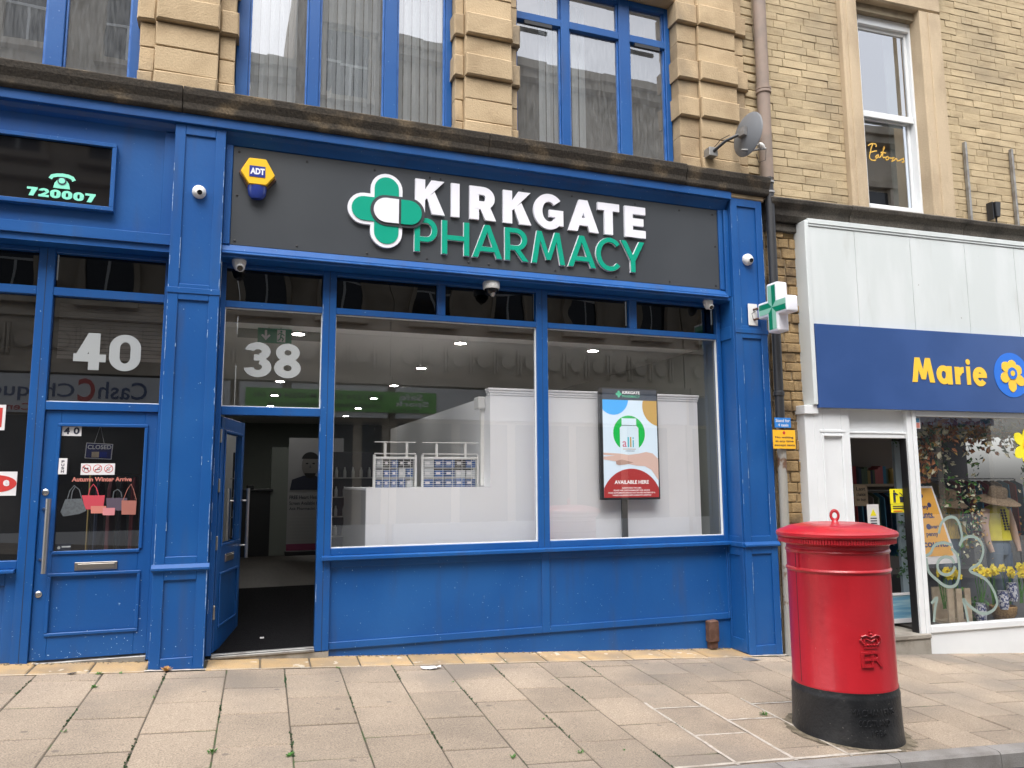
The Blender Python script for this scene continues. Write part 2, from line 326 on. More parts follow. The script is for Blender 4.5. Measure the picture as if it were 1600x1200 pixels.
def txt(body, x0, x1, z0, z1, y, mat, name='lettering', parent=None, depth=.002, offset=0, facing=1, shear=0, tagkw=None, keep=False, space=1.0):
    c = bpy.data.curves.new('t', 'FONT'); c.body = body; c.size = 1; c.offset = offset; c.extrude = .5; c.shear = shear; c.space_character = space
    c.resolution_u = 3
    o = bpy.data.objects.new('t', c); COL.objects.link(o)
    dg = bpy.context.evaluated_depsgraph_get(); me = bpy.data.meshes.new_from_object(o.evaluated_get(dg))
    bpy.data.objects.remove(o); bpy.data.curves.remove(c)
    xs = [v.co.x for v in me.vertices]; ys = [v.co.y for v in me.vertices]
    ax, bx, ay, by = min(xs), max(xs), min(ys), max(ys)
    sx = (x1 - x0) / (bx - ax); sz = (z1 - z0) / (by - ay)
    if keep: sx = sz
    for v in me.vertices:
        X = (v.co.x - ax) * sx; Z = (v.co.y - ay) * sz; d = (v.co.z + .5) * depth
        v.co = (x0 + X, y - d, z0 + Z) if facing > 0 else (x1 - X, y + d, z0 + Z)
    me.materials.clear(); me.name = name
    bm = bmesh.new(); bm.from_mesh(me); bmesh.ops.remove_doubles(bm, verts=bm.verts, dist=1e-6); bmesh.ops.recalc_face_normals(bm, faces=bm.faces); bm.to_mesh(me); bm.free()
    return link(name, me, mat, parent, **(tagkw or {}))
def glyph(ch, x0, x1, z0, z1, y, depth, s, b, mat, name, parent, grow=0):
    """one sans-serif character drawn as solid strokes: s = upright stroke width, b = bar thickness; crossing strokes differ by a hair in depth"""
    m = MB(); k = [0]; x0 -= grow; x1 += grow; z0 -= grow; z1 += grow; s += 2 * grow; b += 2 * grow
    W, H = x1 - x0, z1 - z0
    def lay(): k[0] += 1; return y - depth - .00035 * k[0]
    def P(*pts): m.prism([(x0 + px, z0 + pz) for px, pz in pts], lay(), y)
    def bar(a0, a1, c0, c1): P((a0, c0), (a1, c0), (a1, c1), (a0, c1))
    def arc(cx, cz, rx, rz_, a0, a1, n=28, w1=None, w2=None):
        yf = lay(); w1 = w1 or s; w2 = w2 or b; V = []
        for i in range(n + 1):
            a = R(a0 + (a1 - a0) * i / n); ca, sa = math.cos(a), math.sin(a)
            ro, ri = (rx, rz_), (rx - w1, rz_ - w2)
            for (p, q) in (ro, ri):
                for yy in (yf, y): V.append((x0 + cx + p * ca, yy, z0 + cz + q * sa))
        F = []
        for i in range(n):
            a, c = i * 4, i * 4 + 4
            F += [(a, a + 2, c + 2, c), (a, c, c + 1, a + 1), (a + 2, a + 3, c + 3, c + 2), (a + 1, c + 1, c + 3, a + 3)]
        F += [(0, 1, 3, 2), (n * 4, n * 4 + 2, n * 4 + 3, n * 4 + 1)]
        m.add(V, F)
    if ch == 'I': bar(0, W, 0, H)
    elif ch == 'H': bar(0, s, 0, H); bar(W - s, W, 0, H); bar(s * .5, W - s * .5, H / 2 - b / 2, H / 2 + b / 2)
    elif ch == 'E': bar(0, s, 0, H); bar(s * .5, W, 0, b); bar(s * .5, W, H - b, H); bar(s * .5, W * .9, H / 2 - b / 2, H / 2 + b / 2)
    elif ch == 'T': bar(W / 2 - s / 2, W / 2 + s / 2, 0, H - b * .5); bar(0, W, H - b, H)
    elif ch == 'K': bar(0, s, 0, H); P((s * .9, .36 * H), (W - 1.30 * s, H), (W - .03 * W, H), (s * .9, .36 * H - .02 * H + .0)) if 0 else None; P((s * .8, .33 * H), (W * .98, H), (W * .98 - 1.35 * s, H), (s * .8, .62 * H)); P((s + .10 * (W - s), .47 * H), (W - 1.32 * s, 0), (W, 0), (s + .48 * (W - s), .66 * H))
    elif ch == 'A':
        sl = (W / 2 - .50 * s) / H; P((0, 0), (1.08 * s, 0), (W / 2 + .5 * s, H), (W / 2 - .5 * s, H)); P((W - 1.08 * s, 0), (W, 0), (W / 2 + .5 * s, H), (W / 2 - .5 * s, H)); bar(W * .24, W * .76, .19 * H, .19 * H + b)
    elif ch in 'RP':
        bar(0, s, 0, H); zc = .66 * H if ch == 'R' else .65 * H; rz_ = H - zc; rx = min(W * .48, rz_ * 1.05); cx = W * (.95 if ch == 'R' else 1) - rx
        arc(cx, zc, rx, rz_, -90, 90); bar(s * .5, cx + .001, H - b, H); bar(s * .5, cx + .001, zc - rz_, zc - rz_ + b)
        if ch == 'R': P((W * .36, zc - rz_ + b * .4), (W - 1.15 * s, 0), (W, 0), (W * .36 + 1.15 * s, zc - rz_ + b * .4))
    elif ch == 'C': arc(W * .54, H / 2, W * .54, H / 2, 42, 318, 40)
    elif ch == 'G': arc(W * .52, H / 2, W * .52, H / 2, 42, 318, 40); bar(W * .52, W, .36 * H, .36 * H + b * .9); bar(W - s * .95, W, .12 * H, .36 * H + b * .5)
    elif ch == 'M':
        t = .16 * W; P((0, 0), (s, 0), (t + s * .95, H), (t, H)); P((W - s, 0), (W, 0), (W - t, H), (W - t - s * .95, H)); P((W / 2 - s * .42, .12 * H), (W / 2 + s * .42, .12 * H), (t + s * .95, H), (t, H)); P((W / 2 - s * .42, .12 * H), (W / 2 + s * .42, .12 * H), (W - t, H), (W - t - s * .95, H))
    elif ch == 'N': bar(0, s, 0, H); bar(W - s, W, 0, H); P((W - s * 1.1, 0), (W - s * .1, 0), (s * 1.1, H), (s * .1, H))
    elif ch == 'Y': bar(W / 2 - s / 2, W / 2 + s / 2, 0, .46 * H); P((W / 2 - s * .5, .36 * H), (W / 2 + s * .35, .44 * H), (1.12 * s, H), (0, H)); P((W / 2 - s * .35, .44 * H), (W / 2 + s * .5, .36 * H), (W, H), (W - 1.12 * s, H))
    elif ch == '0': arc(W / 2, H * .62, W / 2, H * .38, 0, 180); arc(W / 2, H * .38, W / 2, H * .38, 180, 360); bar(0, s, H * .379, H * .621); bar(W - s, W, H * .379, H * .621)
    elif ch == '4': bar(W * .80 - s, W * .80, 0, H); bar(0, W, .22 * H, .22 * H + b); P((0, .22 * H + b * .3), (s * 1.0, .22 * H + b * .3), (W * .80, H), (W * .80 - s * 1.1, H))
    elif ch == '8': arc(W / 2, H * .735, W * .45, H * .265, 0, 360, 40, s * .92, b * .92); arc(W / 2, H * .29, W / 2, H * .29, 0, 360, 40)
    elif ch == '3': arc(W * .48, H * .735, W * .47, H * .265, -70, 172, 30, s * .95, b); arc(W * .49, H * .29, W * .51, H * .29, -172, 78, 30); bar(W * .34, W * .62, H * .47, H * .47 + b * .85)
    elif ch == '7': bar(0, W, H - b, H); P((W * .18, 0), (W * .18 + s * 1.15, 0), (W, H - b * .5), (W - s * 1.3, H - b * .5))
    elif ch == '2': arc(W * .5, H * .67, W * .5, H * .33, -25, 175, 24); bar(0, W, 0, b); P((0, b * .5), (s * 1.25, b * .5), (W, H * .60), (W - s * 1.1, H * .52))
    elif ch == 'a': arc(W * .46, H * .5, W * .46, H * .5, 0, 360, 40); bar(W - s * .95, W, 0, H * .97)
    elif ch == 'r': bar(0, s, 0, H * .97); arc(W * .92, H * .42, W * .92 - s * .2, H * .56, 88, 165, 14, s, b * 1.05)
    elif ch == 'i': bar(0, W * .92, 0, H * .72); arc(W / 2, H * .89, W * .5, H * .11, 0, 360, 20, W * .499, H * .109)
    elif ch == 'e': arc(W / 2, H / 2, W / 2, H / 2, 14, 322, 40); bar(s * .5, W * .985, H * .44, H * .44 + b * .78)
    elif ch == 'D': bar(0, s, 0, H); arc(W * .40, H / 2, W * .60, H / 2, -90, 90, 28); bar(s * .5, W * .41, 0, b); bar(s * .5, W * .41, H - b, H)
    return m.build(name, mat, parent)
def circ(cx, cz, r, n=24, a0=0, a1=360, rz=None):
    return [(cx + r * math.cos(R(a0 + (a1 - a0) * i / (n if a1 - a0 == 360 else n - 1))), cz + (rz or r) * math.sin(R(a0 + (a1 - a0) * i / (n if a1 - a0 == 360 else n - 1)))) for i in range(n)]
def panel_front(mb, x0, x1, z0, z1, holes, yf, th=.03):
    """stiles and rails of a panelled face; holes = [(z0, z1)] stacked, hx the common x range"""
    hx0, hx1 = holes[0][0], holes[0][1]
    mb.box(x0, hx0, yf, yf + th, z0, z1).box(hx1, x1, yf, yf + th, z0, z1)
    zs = [z0] + [q for h in sorted(holes, key=lambda h: h[2]) for q in (h[2], h[3])] + [z1]
    for i in range(0, len(zs), 2): mb.box(hx0, hx1, yf, yf + th, zs[i], zs[i + 1])

# ------------------------------------------------------------------ ground
C0, SX, SY = -.012, -.0594, .04
def gz(x, y): return C0 + SX * x + SY * y
pav = MB()
for i in range(-12, 14):
    pass
pav.add([(-9, .5, gz(-9, .5) - .005), (14, .5, gz(14, .5) - .005), (14, -2.63, gz(14, -2.63) - .005), (-9, -2.63, gz(-9, -2.63) - .005)], [(3, 2, 1, 0)])
pavement = pav.build('pavement', 'joint', kind='structure')
road = MB()
def rz(x, y): return gz(x, -2.76) - .11 + .012 * min(abs(y + 2.76), 4) - .012 * max(0, abs(y + 2.76) - 4)
ys = [-2.74, -4.5, -6.7, -8.5, -10.3, -10.4, -60]
xs = [-60, -20, -5, 0, 5, 20, 60]
vv = [(x, y, rz(x, max(y, -10.4))) for y in ys for x in xs]
road.add(vv, [(j * 7 + i, (j + 1) * 7 + i, (j + 1) * 7 + i + 1, j * 7 + i + 1) for j in range(6) for i in range(6)])
road.build('road', 'asphalt', kind='structure')
def slab_mesh(x0, x1, y0, y1, mat, name, parent, c=.005, lift=0, tilt=.0032, h=.05):
    q = lambda: random.uniform(-tilt, tilt)
    f = lambda x, y: x + .035 * y
    P = [(f(x0, y0), y0), (f(x1, y0), y0), (f(x1, y1), y1), (f(x0, y1), y1)]
    tz = [gz(x, y) + lift + q() for x, y in P]; cx = sum(p[0] for p in P) / 4; cy = sum(p[1] for p in P) / 4
    ins = lambda p: (p[0] + (c if p[0] < cx else -c), p[1] + (c if p[1] < cy else -c))
    v = [(p[0], p[1], z - h) for p, z in zip(P, tz)] + [(p[0], p[1], z - c) for p, z in zip(P, tz)] + [(*ins(p), z) for p, z in zip(P, tz)]
    fs = [(8, 9, 10, 11)]
    for i in range(4):
        k = (i + 1) % 4; fs += [(i, k, k + 4, i + 4), (i + 4, k + 4, k + 8, i + 8)]
    return MB().add(v, fs).build(name, mat, parent)
X0, DX, LY = -.885, .4535, .615
KERB = -2.63
for k in range(-5, 25):
    xa, xb = X0 + k * DX, X0 + (k + 1) * DX
    off = -.05 - (.31 if k % 2 else 0) + random.uniform(-.03, .03)
    y = -.055
    y2 = off - LY if off < -.12 else off - LY
    g = .0042
    cuts = [y]
    t = (-.25 if k % 2 else -.555) + random.uniform(-.03, .03)
    while t > KERB + .12: cuts.append(t); t -= LY
    cuts.append(KERB)
    for a, b in zip(cuts, cuts[1:]):
        slab_mesh(xa + g, xb - g, b + .0075, a - .0075, 'slab', 'paving_slab', pavement)
# sandstone setts in the recess under the shopfronts
x = -3.2; sett_edges = []
while x < 5.15:
    wd = random.uniform(.40, .5); 
    if x < -.62 < x + wd: wd = -.585 - x
    elif x < -.16 < x + wd and x > -.6: wd = -.15 - x
    elif x + wd > 5.0: wd = 5.18 - x
    if not (-.6 < x < -.2): sett_edges.append((x, x + wd))
    x += wd
for a, b in sett_edges:
    slab_mesh(a + .006, b - .006, -.045, .318, 'sandstone', 'threshold_sett', pavement, c=.008, lift=.003, tilt=.003)
for i in range(10):
    a = 5.62 + i * .46
    slab_mesh(a + .005, a + .455, -.045, .03 - .05 * (a - 5.75) if a < 6 else -.045 + .02, 'sandstone', 'threshold_sett', pavement, c=.004) if a < 6.1 else None
# pale mortar repairs around the slabs by the pillar box, and along the foot of the shopfront
mw = MB()
def strip(x0, y0, x1, y1, wd):
    n = 10; d = Vector((x1 - x0, y1 - y0)).normalized(); nn = Vector((-d.y, d.x))
    L = []; Q = []
    for i in range(n + 1):
        t = i / n; px, py = x0 + (x1 - x0) * t, y0 + (y1 - y0) * t
        a, b = wd * random.uniform(.35, .8), wd * random.uniform(.35, .8)
        L.append((px + nn.x * a, py + nn.y * a)); Q.append((px - nn.x * b, py - nn.y * b))
    v = [(a, b, gz(a, b) + .0045) for a, b in L] + [(a, b, gz(a, b) + .0045) for a, b in Q]
    mw.add(v, [(i, i + n + 1, i + n + 2, i + 1) for i in range(n)])
xk = lambda k, y: X0 + k * DX + .035 * y
for k in (9, 10, 11): strip(xk(k, -1.35), -1.35, xk(k, KERB), KERB, .022)
strip(xk(9, -1.5), -1.5, xk(10, -1.5), -1.5, .018); strip(xk(10, -1.83), -1.83, xk(11, -1.83), -1.83, .022); strip(xk(9, -2.1), -2.1, xk(10, -2.1), -2.1, .02)
strip(xk(8, KERB + .03), KERB + .03, xk(12, KERB + .03), KERB + .03, .025); strip(xk(11, -1.5), -1.5, xk(12, -1.5), -1.5, .02)
strip(-.6, -.03, -.14, -.03, .03); strip(-1.9, -.055, -.6, -.055, .012); strip(-.1, -.052, 5.1, -.052, .012); strip(.9, .31, 5.1, .31, .02); strip(5.15, -.03, 5.62, -.03, .035)
mw.build('mortar_repair', 'mortar_white', pavement)
# kerb stones
kerb = thing('kerb', None, None, (4, KERB, gz(4, KERB)), kind='structure')
x = -4.9
while x < 11:
    wd = .92; y1, y0 = KERB - .004, KERB - .13
    v = []
    for xx in (x + .004, x + wd - .004):
        t = gz(xx, KERB) + .002
        v += [(xx, y1, t - .3), (xx, y1, t), (xx, y0 + .02, t - .004), (xx, y0, t - .022), (xx, y0 - .012, t - .3)]
    MB().add(v, [(0, 1, 2, 3, 4), (9, 8, 7, 6, 5)] + [(i, (i + 1) % 5, (i + 1) % 5 + 5, i + 5) for i in range(5)]).build('kerb_stone', 'kerb', kerb)
    x += wd

# ------------------------------------------------------------------ stone building, upper storey
bld = thing('stone_building', 'upper storey of sandstone building with rusticated piers above the blue shopfronts', 'building', (1.5, .3, 4.7))
ZC = [4.937, 5.12, 5.35, 5.58, 5.82, 6.03, 6.27, 6.48, 6.71, 6.96, 7.25, 7.6]
PROUD = {0: .015, 3: .045, 5: .045, 8: .045}
def pier(parts):
    for i in range(len(ZC) - 1):
        pr = PROUD.get(i, 0)
        for (a, b, y, m) in parts:
            e = pr * .55 if pr else 0
            MB().chbox(a - (e if a == parts[0][0] else 0) + .002, b + (e if b == parts[-1][1] else 0) - .002, ZC[i] + .003, ZC[i + 1] - .003, y + .30, y - pr, .016 if pr else .007, .0045).build('stone_block', m, bld)
pier([(-.913, -.782, .11, 'stone_side'), (-.782, -.255, .05, 'stone'), (-.255, -.112, .11, 'stone_side')])
pier([(1.985, 2.072, .12, 'stone_side'), (2.072, 2.578, .05, 'stone'), (2.578, 2.66, .12, 'stone_side')])
pier([(4.60, 4.856, .09, 'stone_side'), (4.856, 5.363, .05, 'stone'), (5.363, 5.52, .11, 'stone_side')])
for i in range(24):
    z = 4.94 + i * .105
    MB().chbox(5.525, 5.70 + random.uniform(-.02, .05), z + .004, z + .1, .4, .125 + random.uniform(0, .02), .008, .004).build('stone_block', 'brick', bld)
MB().box(-2.6, 5.72, .36, .42, 4.9, 7.6).box(2.6, 4.65, .20, .44, 7.02, 7.6)
MB().chbox(2.66, 4.598, 6.965, 7.6, .36, .07, .02).build('lintel', 'stone', bld)
MB().chbox(-.11, 1.983, 6.965, 7.6, .36, .07, .02).build('lintel', 'stone', bld)
MB().chbox(-2.6, -.915, 6.965, 7.6, .36, .07, .02).build('lintel', 'stone', bld)
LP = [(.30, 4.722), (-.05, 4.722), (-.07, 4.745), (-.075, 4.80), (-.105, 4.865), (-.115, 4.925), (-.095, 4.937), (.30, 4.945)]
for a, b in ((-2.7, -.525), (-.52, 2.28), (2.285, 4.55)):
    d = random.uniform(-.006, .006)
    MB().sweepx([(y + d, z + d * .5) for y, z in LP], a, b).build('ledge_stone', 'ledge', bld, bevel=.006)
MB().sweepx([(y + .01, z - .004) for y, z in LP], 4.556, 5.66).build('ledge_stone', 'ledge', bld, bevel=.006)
MB().chbox(5.155, 5.62, 4.665, 4.72, .3, -.01, .01).build('ledge_bed', 'stone_side', bld)
def upper_window(xs, z0, z1, rail, slats, slot=()):
    wn = MB()
    for a, b in xs: wn.box(a, b, .235, .32, z0, z1)
    for (a0, b0), (a1, b1) in zip(xs, xs[1:]):
        wn.box(b0, a1, .235, .32, z0, z0 + .05).box(b0, a1, .235, .32, z1 - .07, z1)
        if rail: wn.box(b0, a1, .235, .32, rail[0], rail[1])
    win = wn.build('window', 'blue', bld, bevel=.006)
    for (a0, b0), (a1, b1) in zip(xs, xs[1:]):
        # inner casement edging and panes
        for za, zb in (((z0 + .05, rail[0]), (rail[1], z1 - .07)) if rail else ((z0 + .05, z1 - .07),)):
            MB().box(b0 + .003, b0 + .018, .262, .30, za, zb).build('casement_edge', 'blue_edge', win); MB().box(a1 - .018, a1 - .003, .262, .30, za, zb).build('casement_edge', 'blue_edge', win)
            tl = random.uniform(-.004, .004)
            MB().quad((b0, .285 + tl, za), (a1, .285, za), (a1, .285 + tl, zb), (b0, .285, zb)).build('pane', 'upper_glass', win)
    for a, b in slot:
        MB().box(a, b, .205, .236, rail[0] - .06, rail[0] - .02).build('trickle_vent', 'black_plastic', win)
    for (a, b, ang) in slats:
        x = a
        while x < b:
            h = .045; dx, dy = h * math.cos(R(ang)), h * math.sin(R(ang))
            zt, zb2 = z1 - .1, z0 + .0
            cx = x + .045
            MB().add([(cx - dx, .42 - dy, zb2), (cx, .412, zb2), (cx + dx, .42 + dy, zb2), (cx - dx, .42 - dy, zt), (cx, .412, zt), (cx + dx, .42 + dy, zt)], [(0, 1, 4, 3), (1, 2, 5, 4)]).build('blind_slat', 'blind', win)
            x += .088
    MB().box(xs[0][0], xs[-1][1], .9, .95, z0 - .2, z1 + .2).build('dark_room_back', 'dark_room', win)
    return win
upper_window([(-2.75, -2.62), (-1.66, -1.524), (-1.0, -.915)], 4.94, 6.96, None, [])
upper_window([(-.110, .004), (.543, .651), (1.284, 1.414), (1.915, 1.984)], 4.94, 6.96, None, [(.01, .44, 24), (.655, 1.27, 24), (1.42, 1.90, 24)])
upper_window([(2.66, 2.695), (3.22, 3.321), (3.933, 4.072), (4.53, 4.598)], 4.94, 6.96, (6.455, 6.545), [(3.02, 3.20, 15), (3.33, 3.58, 15)], slot=((2.78, 3.1), (4.12, 4.44)))
MB().box(-2.8, 5.7, .955, 1.0, 4.6, 7.6).build('back_wall', 'dark_room', bld)
MB().box(-2.8, 5.7, .33, 1.0, 4.55, 4.72).build('floor_slab', 'dark_room', bld)

# ------------------------------------------------------------------ blue shopfronts
shop = thing('pharmacy_shopfront', 'blue painted pharmacy shopfront numbered 38 with wide windows and open door', 'shopfront', (2.5, .2, -.2))
shop40 = thing('neighbouring_shopfront', 'blue painted shopfront numbered 40 with dark windows, left of the pharmacy', 'shopfront', (-1.5, .2, .05))
def pilaster(x0, x1, parent, zg, ztop, returns=0):
    h0, h1 = x0 + .085, x1 - .085
    m = MB(); panel_front(m, x0, x1, zg, ztop, [(h0, h1, zg + .13, .715), (h0, h1, .905, 3.06), (h0, h1, 3.20, ztop - .09)], 0, .018)
    p = m.build('pilaster', 'blue', parent, bevel=.004)
    MB().box(x0, x1, .0182, .345, zg, ztop).build('pilaster_core', 'blue', p)
    MB().sweepx([(.001, .785), (-.016, .79), (-.03, .80), (-.03, .815), (.001, .845)], x0 - .012, x1 + .012).build('base_moulding', 'blue', p)
    MB().box(x0 - .006, x1 + .006, -.008, .0, 3.115, 3.165).build('neck_moulding', 'blue', p, bevel=.003)
    return p
pmat('wear', (.40, .52, .70), .7, (.12, .25, .52), 30)
def wear_edges(edges, parent, seed_):
    rn = random.Random(seed_); m = MB()
    for (x, y, za, zb, dens) in edges:
        z = za
        while z < zb:
            z += rn.expovariate(dens); l_ = min(rn.choice([.02, .05, .12, .3]) * rn.uniform(.5, 1.5), zb - z)
            if l_ <= .005: continue
            n = max(2, int(l_ / .02)); P = [(x + rn.uniform(-.0008, .0008), z + l_ * i / n, rn.uniform(.0008, .0024)) for i in range(n + 1)]
            v = [(p[0] - p[2], y, p[1]) for p in P] + [(p[0] + p[2], y, p[1]) for p in P]
            m.add(v, [(i, i + n + 1, i + n + 2, i + 1) for i in range(n)]); z += l_
    return m.build('worn_paint', 'wear', parent, kind='stuff')
pL = pilaster(-.575, -.160, shop, -.03, 4.63)
pR = pilaster(5.165, 5.588, shop, -.36, 4.665)
for pp, a, b, zg in ((pL, -.575, -.160, .0), (pR, 5.165, 5.588, -.33)):
    wear_edges([(a + .006, -.0006, zg, 4.5, 3), (b - .006, -.0006, zg, 4.5, 6), (a + .0835, -.0006, .92, 3.04, 2), (a + .0835, -.0006, 3.2, 4.5, 2), (b - .0835, -.0006, .92, 3.04, 2.5), (a + .0835, -.0006, zg + .13, .71, 2)], pp, int(a * 10) + 90)
# left-hand return of the right pilaster
m = MB()
for a, b in ((.0185, .075), (.275, .345)): m.box(5.150, 5.1645, a, b, -.3, 3.52)
for a, b in ((-.3, -.17), (.70, .90), (3.06, 3.20)): m.box(5.150, 5.1645, .075, .275, a, b)
m.build('pilaster_return', 'blue', pR, bevel=.003)
MB().box(5.135, 5.165, .0, .30, .79, .84).build('base_moulding', 'blue', pR, bevel=.006)
# top band under the ledge
MB().box(-3.2, 5.163, -.03, .12, 4.632, 4.720).build('cornice_board', 'blue', shop, bevel=.004)
# fascia
fas = MB().box(-.158, 5.163, .102, .30, 3.52, 4.631).build('fascia', 'blue', shop)
MB().sweepx([(.10, 4.631), (.02, 4.631), (.045, 4.60), (.085, 4.535), (.10, 4.53)], -.158, 5.15).build('cove_moulding', 'blue', fas)
MB().box(-.158, -.097, .072, .1015, 3.607, 4.53).build('fascia_stile', 'blue', fas, bevel=.004)
MB().box(5.046, 5.10, .072, .1015, 3.607, 4.53).box(5.104, 5.163, .05, .1015, 3.53, 4.53).build('fascia_stile', 'blue', fas, bevel=.004)
MB().sweepx([(.1015, 3.606), (.088, 3.606), (.045, 3.545), (.045, 3.532), (.1015, 3.532)], -.158, 5.10).build('fascia_bottom_rail', 'blue', fas)
MB().box(-.158, 5.12, .035, .1, 3.515, 3.53).build('fascia_lip', 'blue_edge', fas, bevel=.003)
MB().box(-.158, 5.163, .06, .30, 3.488, 3.5195).build('soffit', 'blue', fas)
# sign board
sb = thing('shop_sign', 'dark grey fascia sign reading Kirkgate Pharmacy with green cross logo', 'sign', (2.5, .09, 3.6))
board = MB().box(-.093, 5.042, .088, .1012, 3.609, 4.526).build('sign_board', 'sign_dark', sb, bevel=.002)
screws = [(-.045, 4.48), (.55, 4.47), (1.18, 4.475), (1.72, 4.47), (1.83, 4.47), (2.7, 4.475), (3.25, 4.472), (4.0, 4.475), (4.55, 4.47), (4.98, 4.47), (-.05, 4.07), (5.0, 4.1),
          (-.055, 3.645), (.48, 3.65), (1.12, 3.645), (1.70, 3.648), (2.12, 3.65), (2.33, 3.648), (3.05, 3.65), (3.75, 3.645), (4.4, 3.648), (4.99, 3.65)]
for a, b in screws: MB().lathe([(.011, 0), (.011, .004), (.006, .006)], 8).xf(Matrix.Translation((a, .088, b)) @ Matrix.Rotation(PI / 2, 4, 'X')).build('screw', 'dark', board)
def at(px, py, y):   # facade coordinates read off the photograph's plane geometry
    X, Z = (px - 800) / 1202, (600 - py) / 1202
    d = fw + rt * X + up * Z; t = (y + 7) / d.y
    return d.x * t, 1.5 + d.z * t
YL = .06
K1 = [('K', 648.5, 695), ('I', 704.7, 718), ('R', 733.7, 775), ('K', 786, 830), ('G', 833.7, 880), ('A', 887.5, 935), ('T', 933.7, 967.5), ('E', 975.7, 1008)]
K2 = [('P', 647, 683.7), ('H', 690, 733.7), ('A', 737.5, 785), ('R', 788.7, 826), ('M', 830.5, 883), ('A', 887, 931), ('C', 931, 971), ('Y', 970, 1007)]
zt1, zb1 = at(711, 286.6, YL)[1], at(711, 338.8, YL)[1]; zt2, zb2 = at(695, 343.7, YL)[1], at(695, 396.9, YL)[1]
for ch, a, b in K1:
    xa, xb = at(a, 330, YL)[0], at(b, 330, YL)[0]; o_ = .018 if ch in 'GC' else 0
    glyph(ch, xa, xb, zb1 - o_, zt1 + o_, .0885, .03, .098, .083, 'white_gloss', 'letter', sb)
for ch, a, b in K2:
    xa, xb = at(a, 385, YL)[0], at(b, 385, YL)[0]; o_ = .012 if ch in 'GC' else 0
    lt = glyph(ch, xa, xb, zb2 - o_, zt2 + o_, .0885, .018, .060, .054, 'white_gloss', 'letter', sb)
    glyph(ch, xa, xb, zb2 - o_, zt2 + o_, .0685, .010, .060, .054, 'green_gloss', 'letter_face', lt, -.0035)
# logo: rounded cross with capsule
cx_, cz_ = at(603.8, 329.5, YL); 
ax, az = .150, .150; L1 = .405
def capsule(c0, c1, hw, vertical, n=14):
    if vertical: return circ(c0, c1[1] - hw, hw, n, 0, 180) + circ(c0, c1[0] + hw, hw, n, 180, 360)
    return circ(c1[1] - hw, c0, hw, n, -90, 90) + circ(c1[0] + hw, c0, hw, n, 90, 270)
ztop_, zbot_ = at(603.7, 272, YL)[1], at(604, 387.3, YL)[1]; xl_ = at(543.1, 323.7, YL)[0]; xr_ = at(658, 333.7, YL)[0]
logo = MB().prism(capsule(cx_, (zbot_, ztop_), .152, True), .055, .088).build('logo_cross', 'white_gloss', sb)
MB().prism(capsule(cz_, (xl_, cx_ + .17), .152, False), .0565, .088).build('logo_cross', 'white_gloss', sb)
MB().prism(capsule(cx_, (zbot_ + .036, ztop_ - .036), .117, True), .050, .0545).build('logo_face', 'green_gloss', sb)
MB().prism(capsule(cz_, (xl_ + .036, cx_ + .14), .117, False), .0485, .0545).build('logo_face', 'green_gloss', sb)
MB().prism(capsule(cz_, (cx_ - .155, xr_ + .035), .150, False), .044, .088).build('capsule_outline', 'sign_dark', sb)
cap = capsule(cz_, (cx_ - .125, xr_), .120, False)
MB().prism(circ(cx_ - .005, cz_, .120, 16, 90, 270) + [(cx_ + .115, cz_ - .120), (cx_ + .115, cz_ + .120)], .032, .0435).build('capsule_half', 'white_gloss', sb)
MB().prism([(cx_ + .137, cz_ + .120), (cx_ + .137, cz_ - .120)] + circ(xr_ - .120, cz_, .120, 16, -90, 90), .032, .0435).build('capsule_half', 'green_gloss', sb)

# window frames of the pharmacy
fr = MB()
Z0g, Z1g, ZR0, ZR1, ZT, ZH = .905, 3.08, 3.08, 3.14, 3.45, 3.4875
for a, b, z in ((-.158, -.112, .04), (.745, .870, 0), (2.905, 3.030, .84), (5.10, 5.149, .84)): fr.box(a, b, .262, .345, z, ZH)
bays = [(-.112, .745), (.870, 2.905), (3.030, 5.10)]
for a, b in bays: fr.box(a, b, .266, .34, ZR0, ZR1).box(a, b, .266, .34, ZT, ZH)
fr.box(-.112, .745, .266, .34, 2.105, 2.180)
for a, b in bays[1:]: fr.box(a, b, .266, .34, .842, Z0g)
fr.box(1.855, 1.935, .268, .338, ZR1, ZT).box(3.995, 4.085, .268, .338, ZR1, ZT)
frame = fr.build('window_frame', 'blue', shop, bevel=.004)
wear_edges([(.748, .2614, .05, 3.4, 2.5), (.866, .2614, .9, 3.4, 1.5), (3.026, .2614, .9, 3.4, 1.5), (-.150, .2614, .1, 3.4, 4)], frame, 5)
for a, b in ((.805, .809), (2.966, 2.969)): MB().box(a, b, .2605, .2625, .0 if a < 1 else .85, ZH).build('frame_seam', 'navy_void', frame)
for a, b in ((-.112, .745), (.870, 1.855), (1.935, 2.905), (3.030, 3.995), (4.085, 5.10)):
    MB().quad((a, .32, ZR1), (b, .32, ZR1), (b, .32, ZT), (a, .32, ZT)).build('transom_pane', 'transom_glass', frame)
    MB().box(a - .02, b + .02, .40, .42, ZR1 - .03, ZT + .05).build('transom_backing', 'dark', frame)
for a, b, z in ((-.112, .745, 2.18), (.870, 2.905, Z0g), (3.030, 5.10, Z0g)):
    MB().quad((a, .318, z), (b, .318, z), (b, .318, ZR0), (a, .318, ZR0)).build('pane', 'shop_glass', frame)
    MB().box(a, b, .285, .317, z, z + .008).box(a, b, .285, .317, ZR0 - .006, ZR0).box(a, a + .006, .285, .317, z + .008, ZR0 - .006).box(b - .006, b, .285, .317, z + .008, ZR0 - .006).build('glazing_bead', 'white_paint', frame)
sill = MB().sweepx([(.34, .842), (.235, .842), (.205, .832), (.205, .806), (.222, .80), (.34, .80)], .79, 5.149).build('window_sill', 'blue', shop)
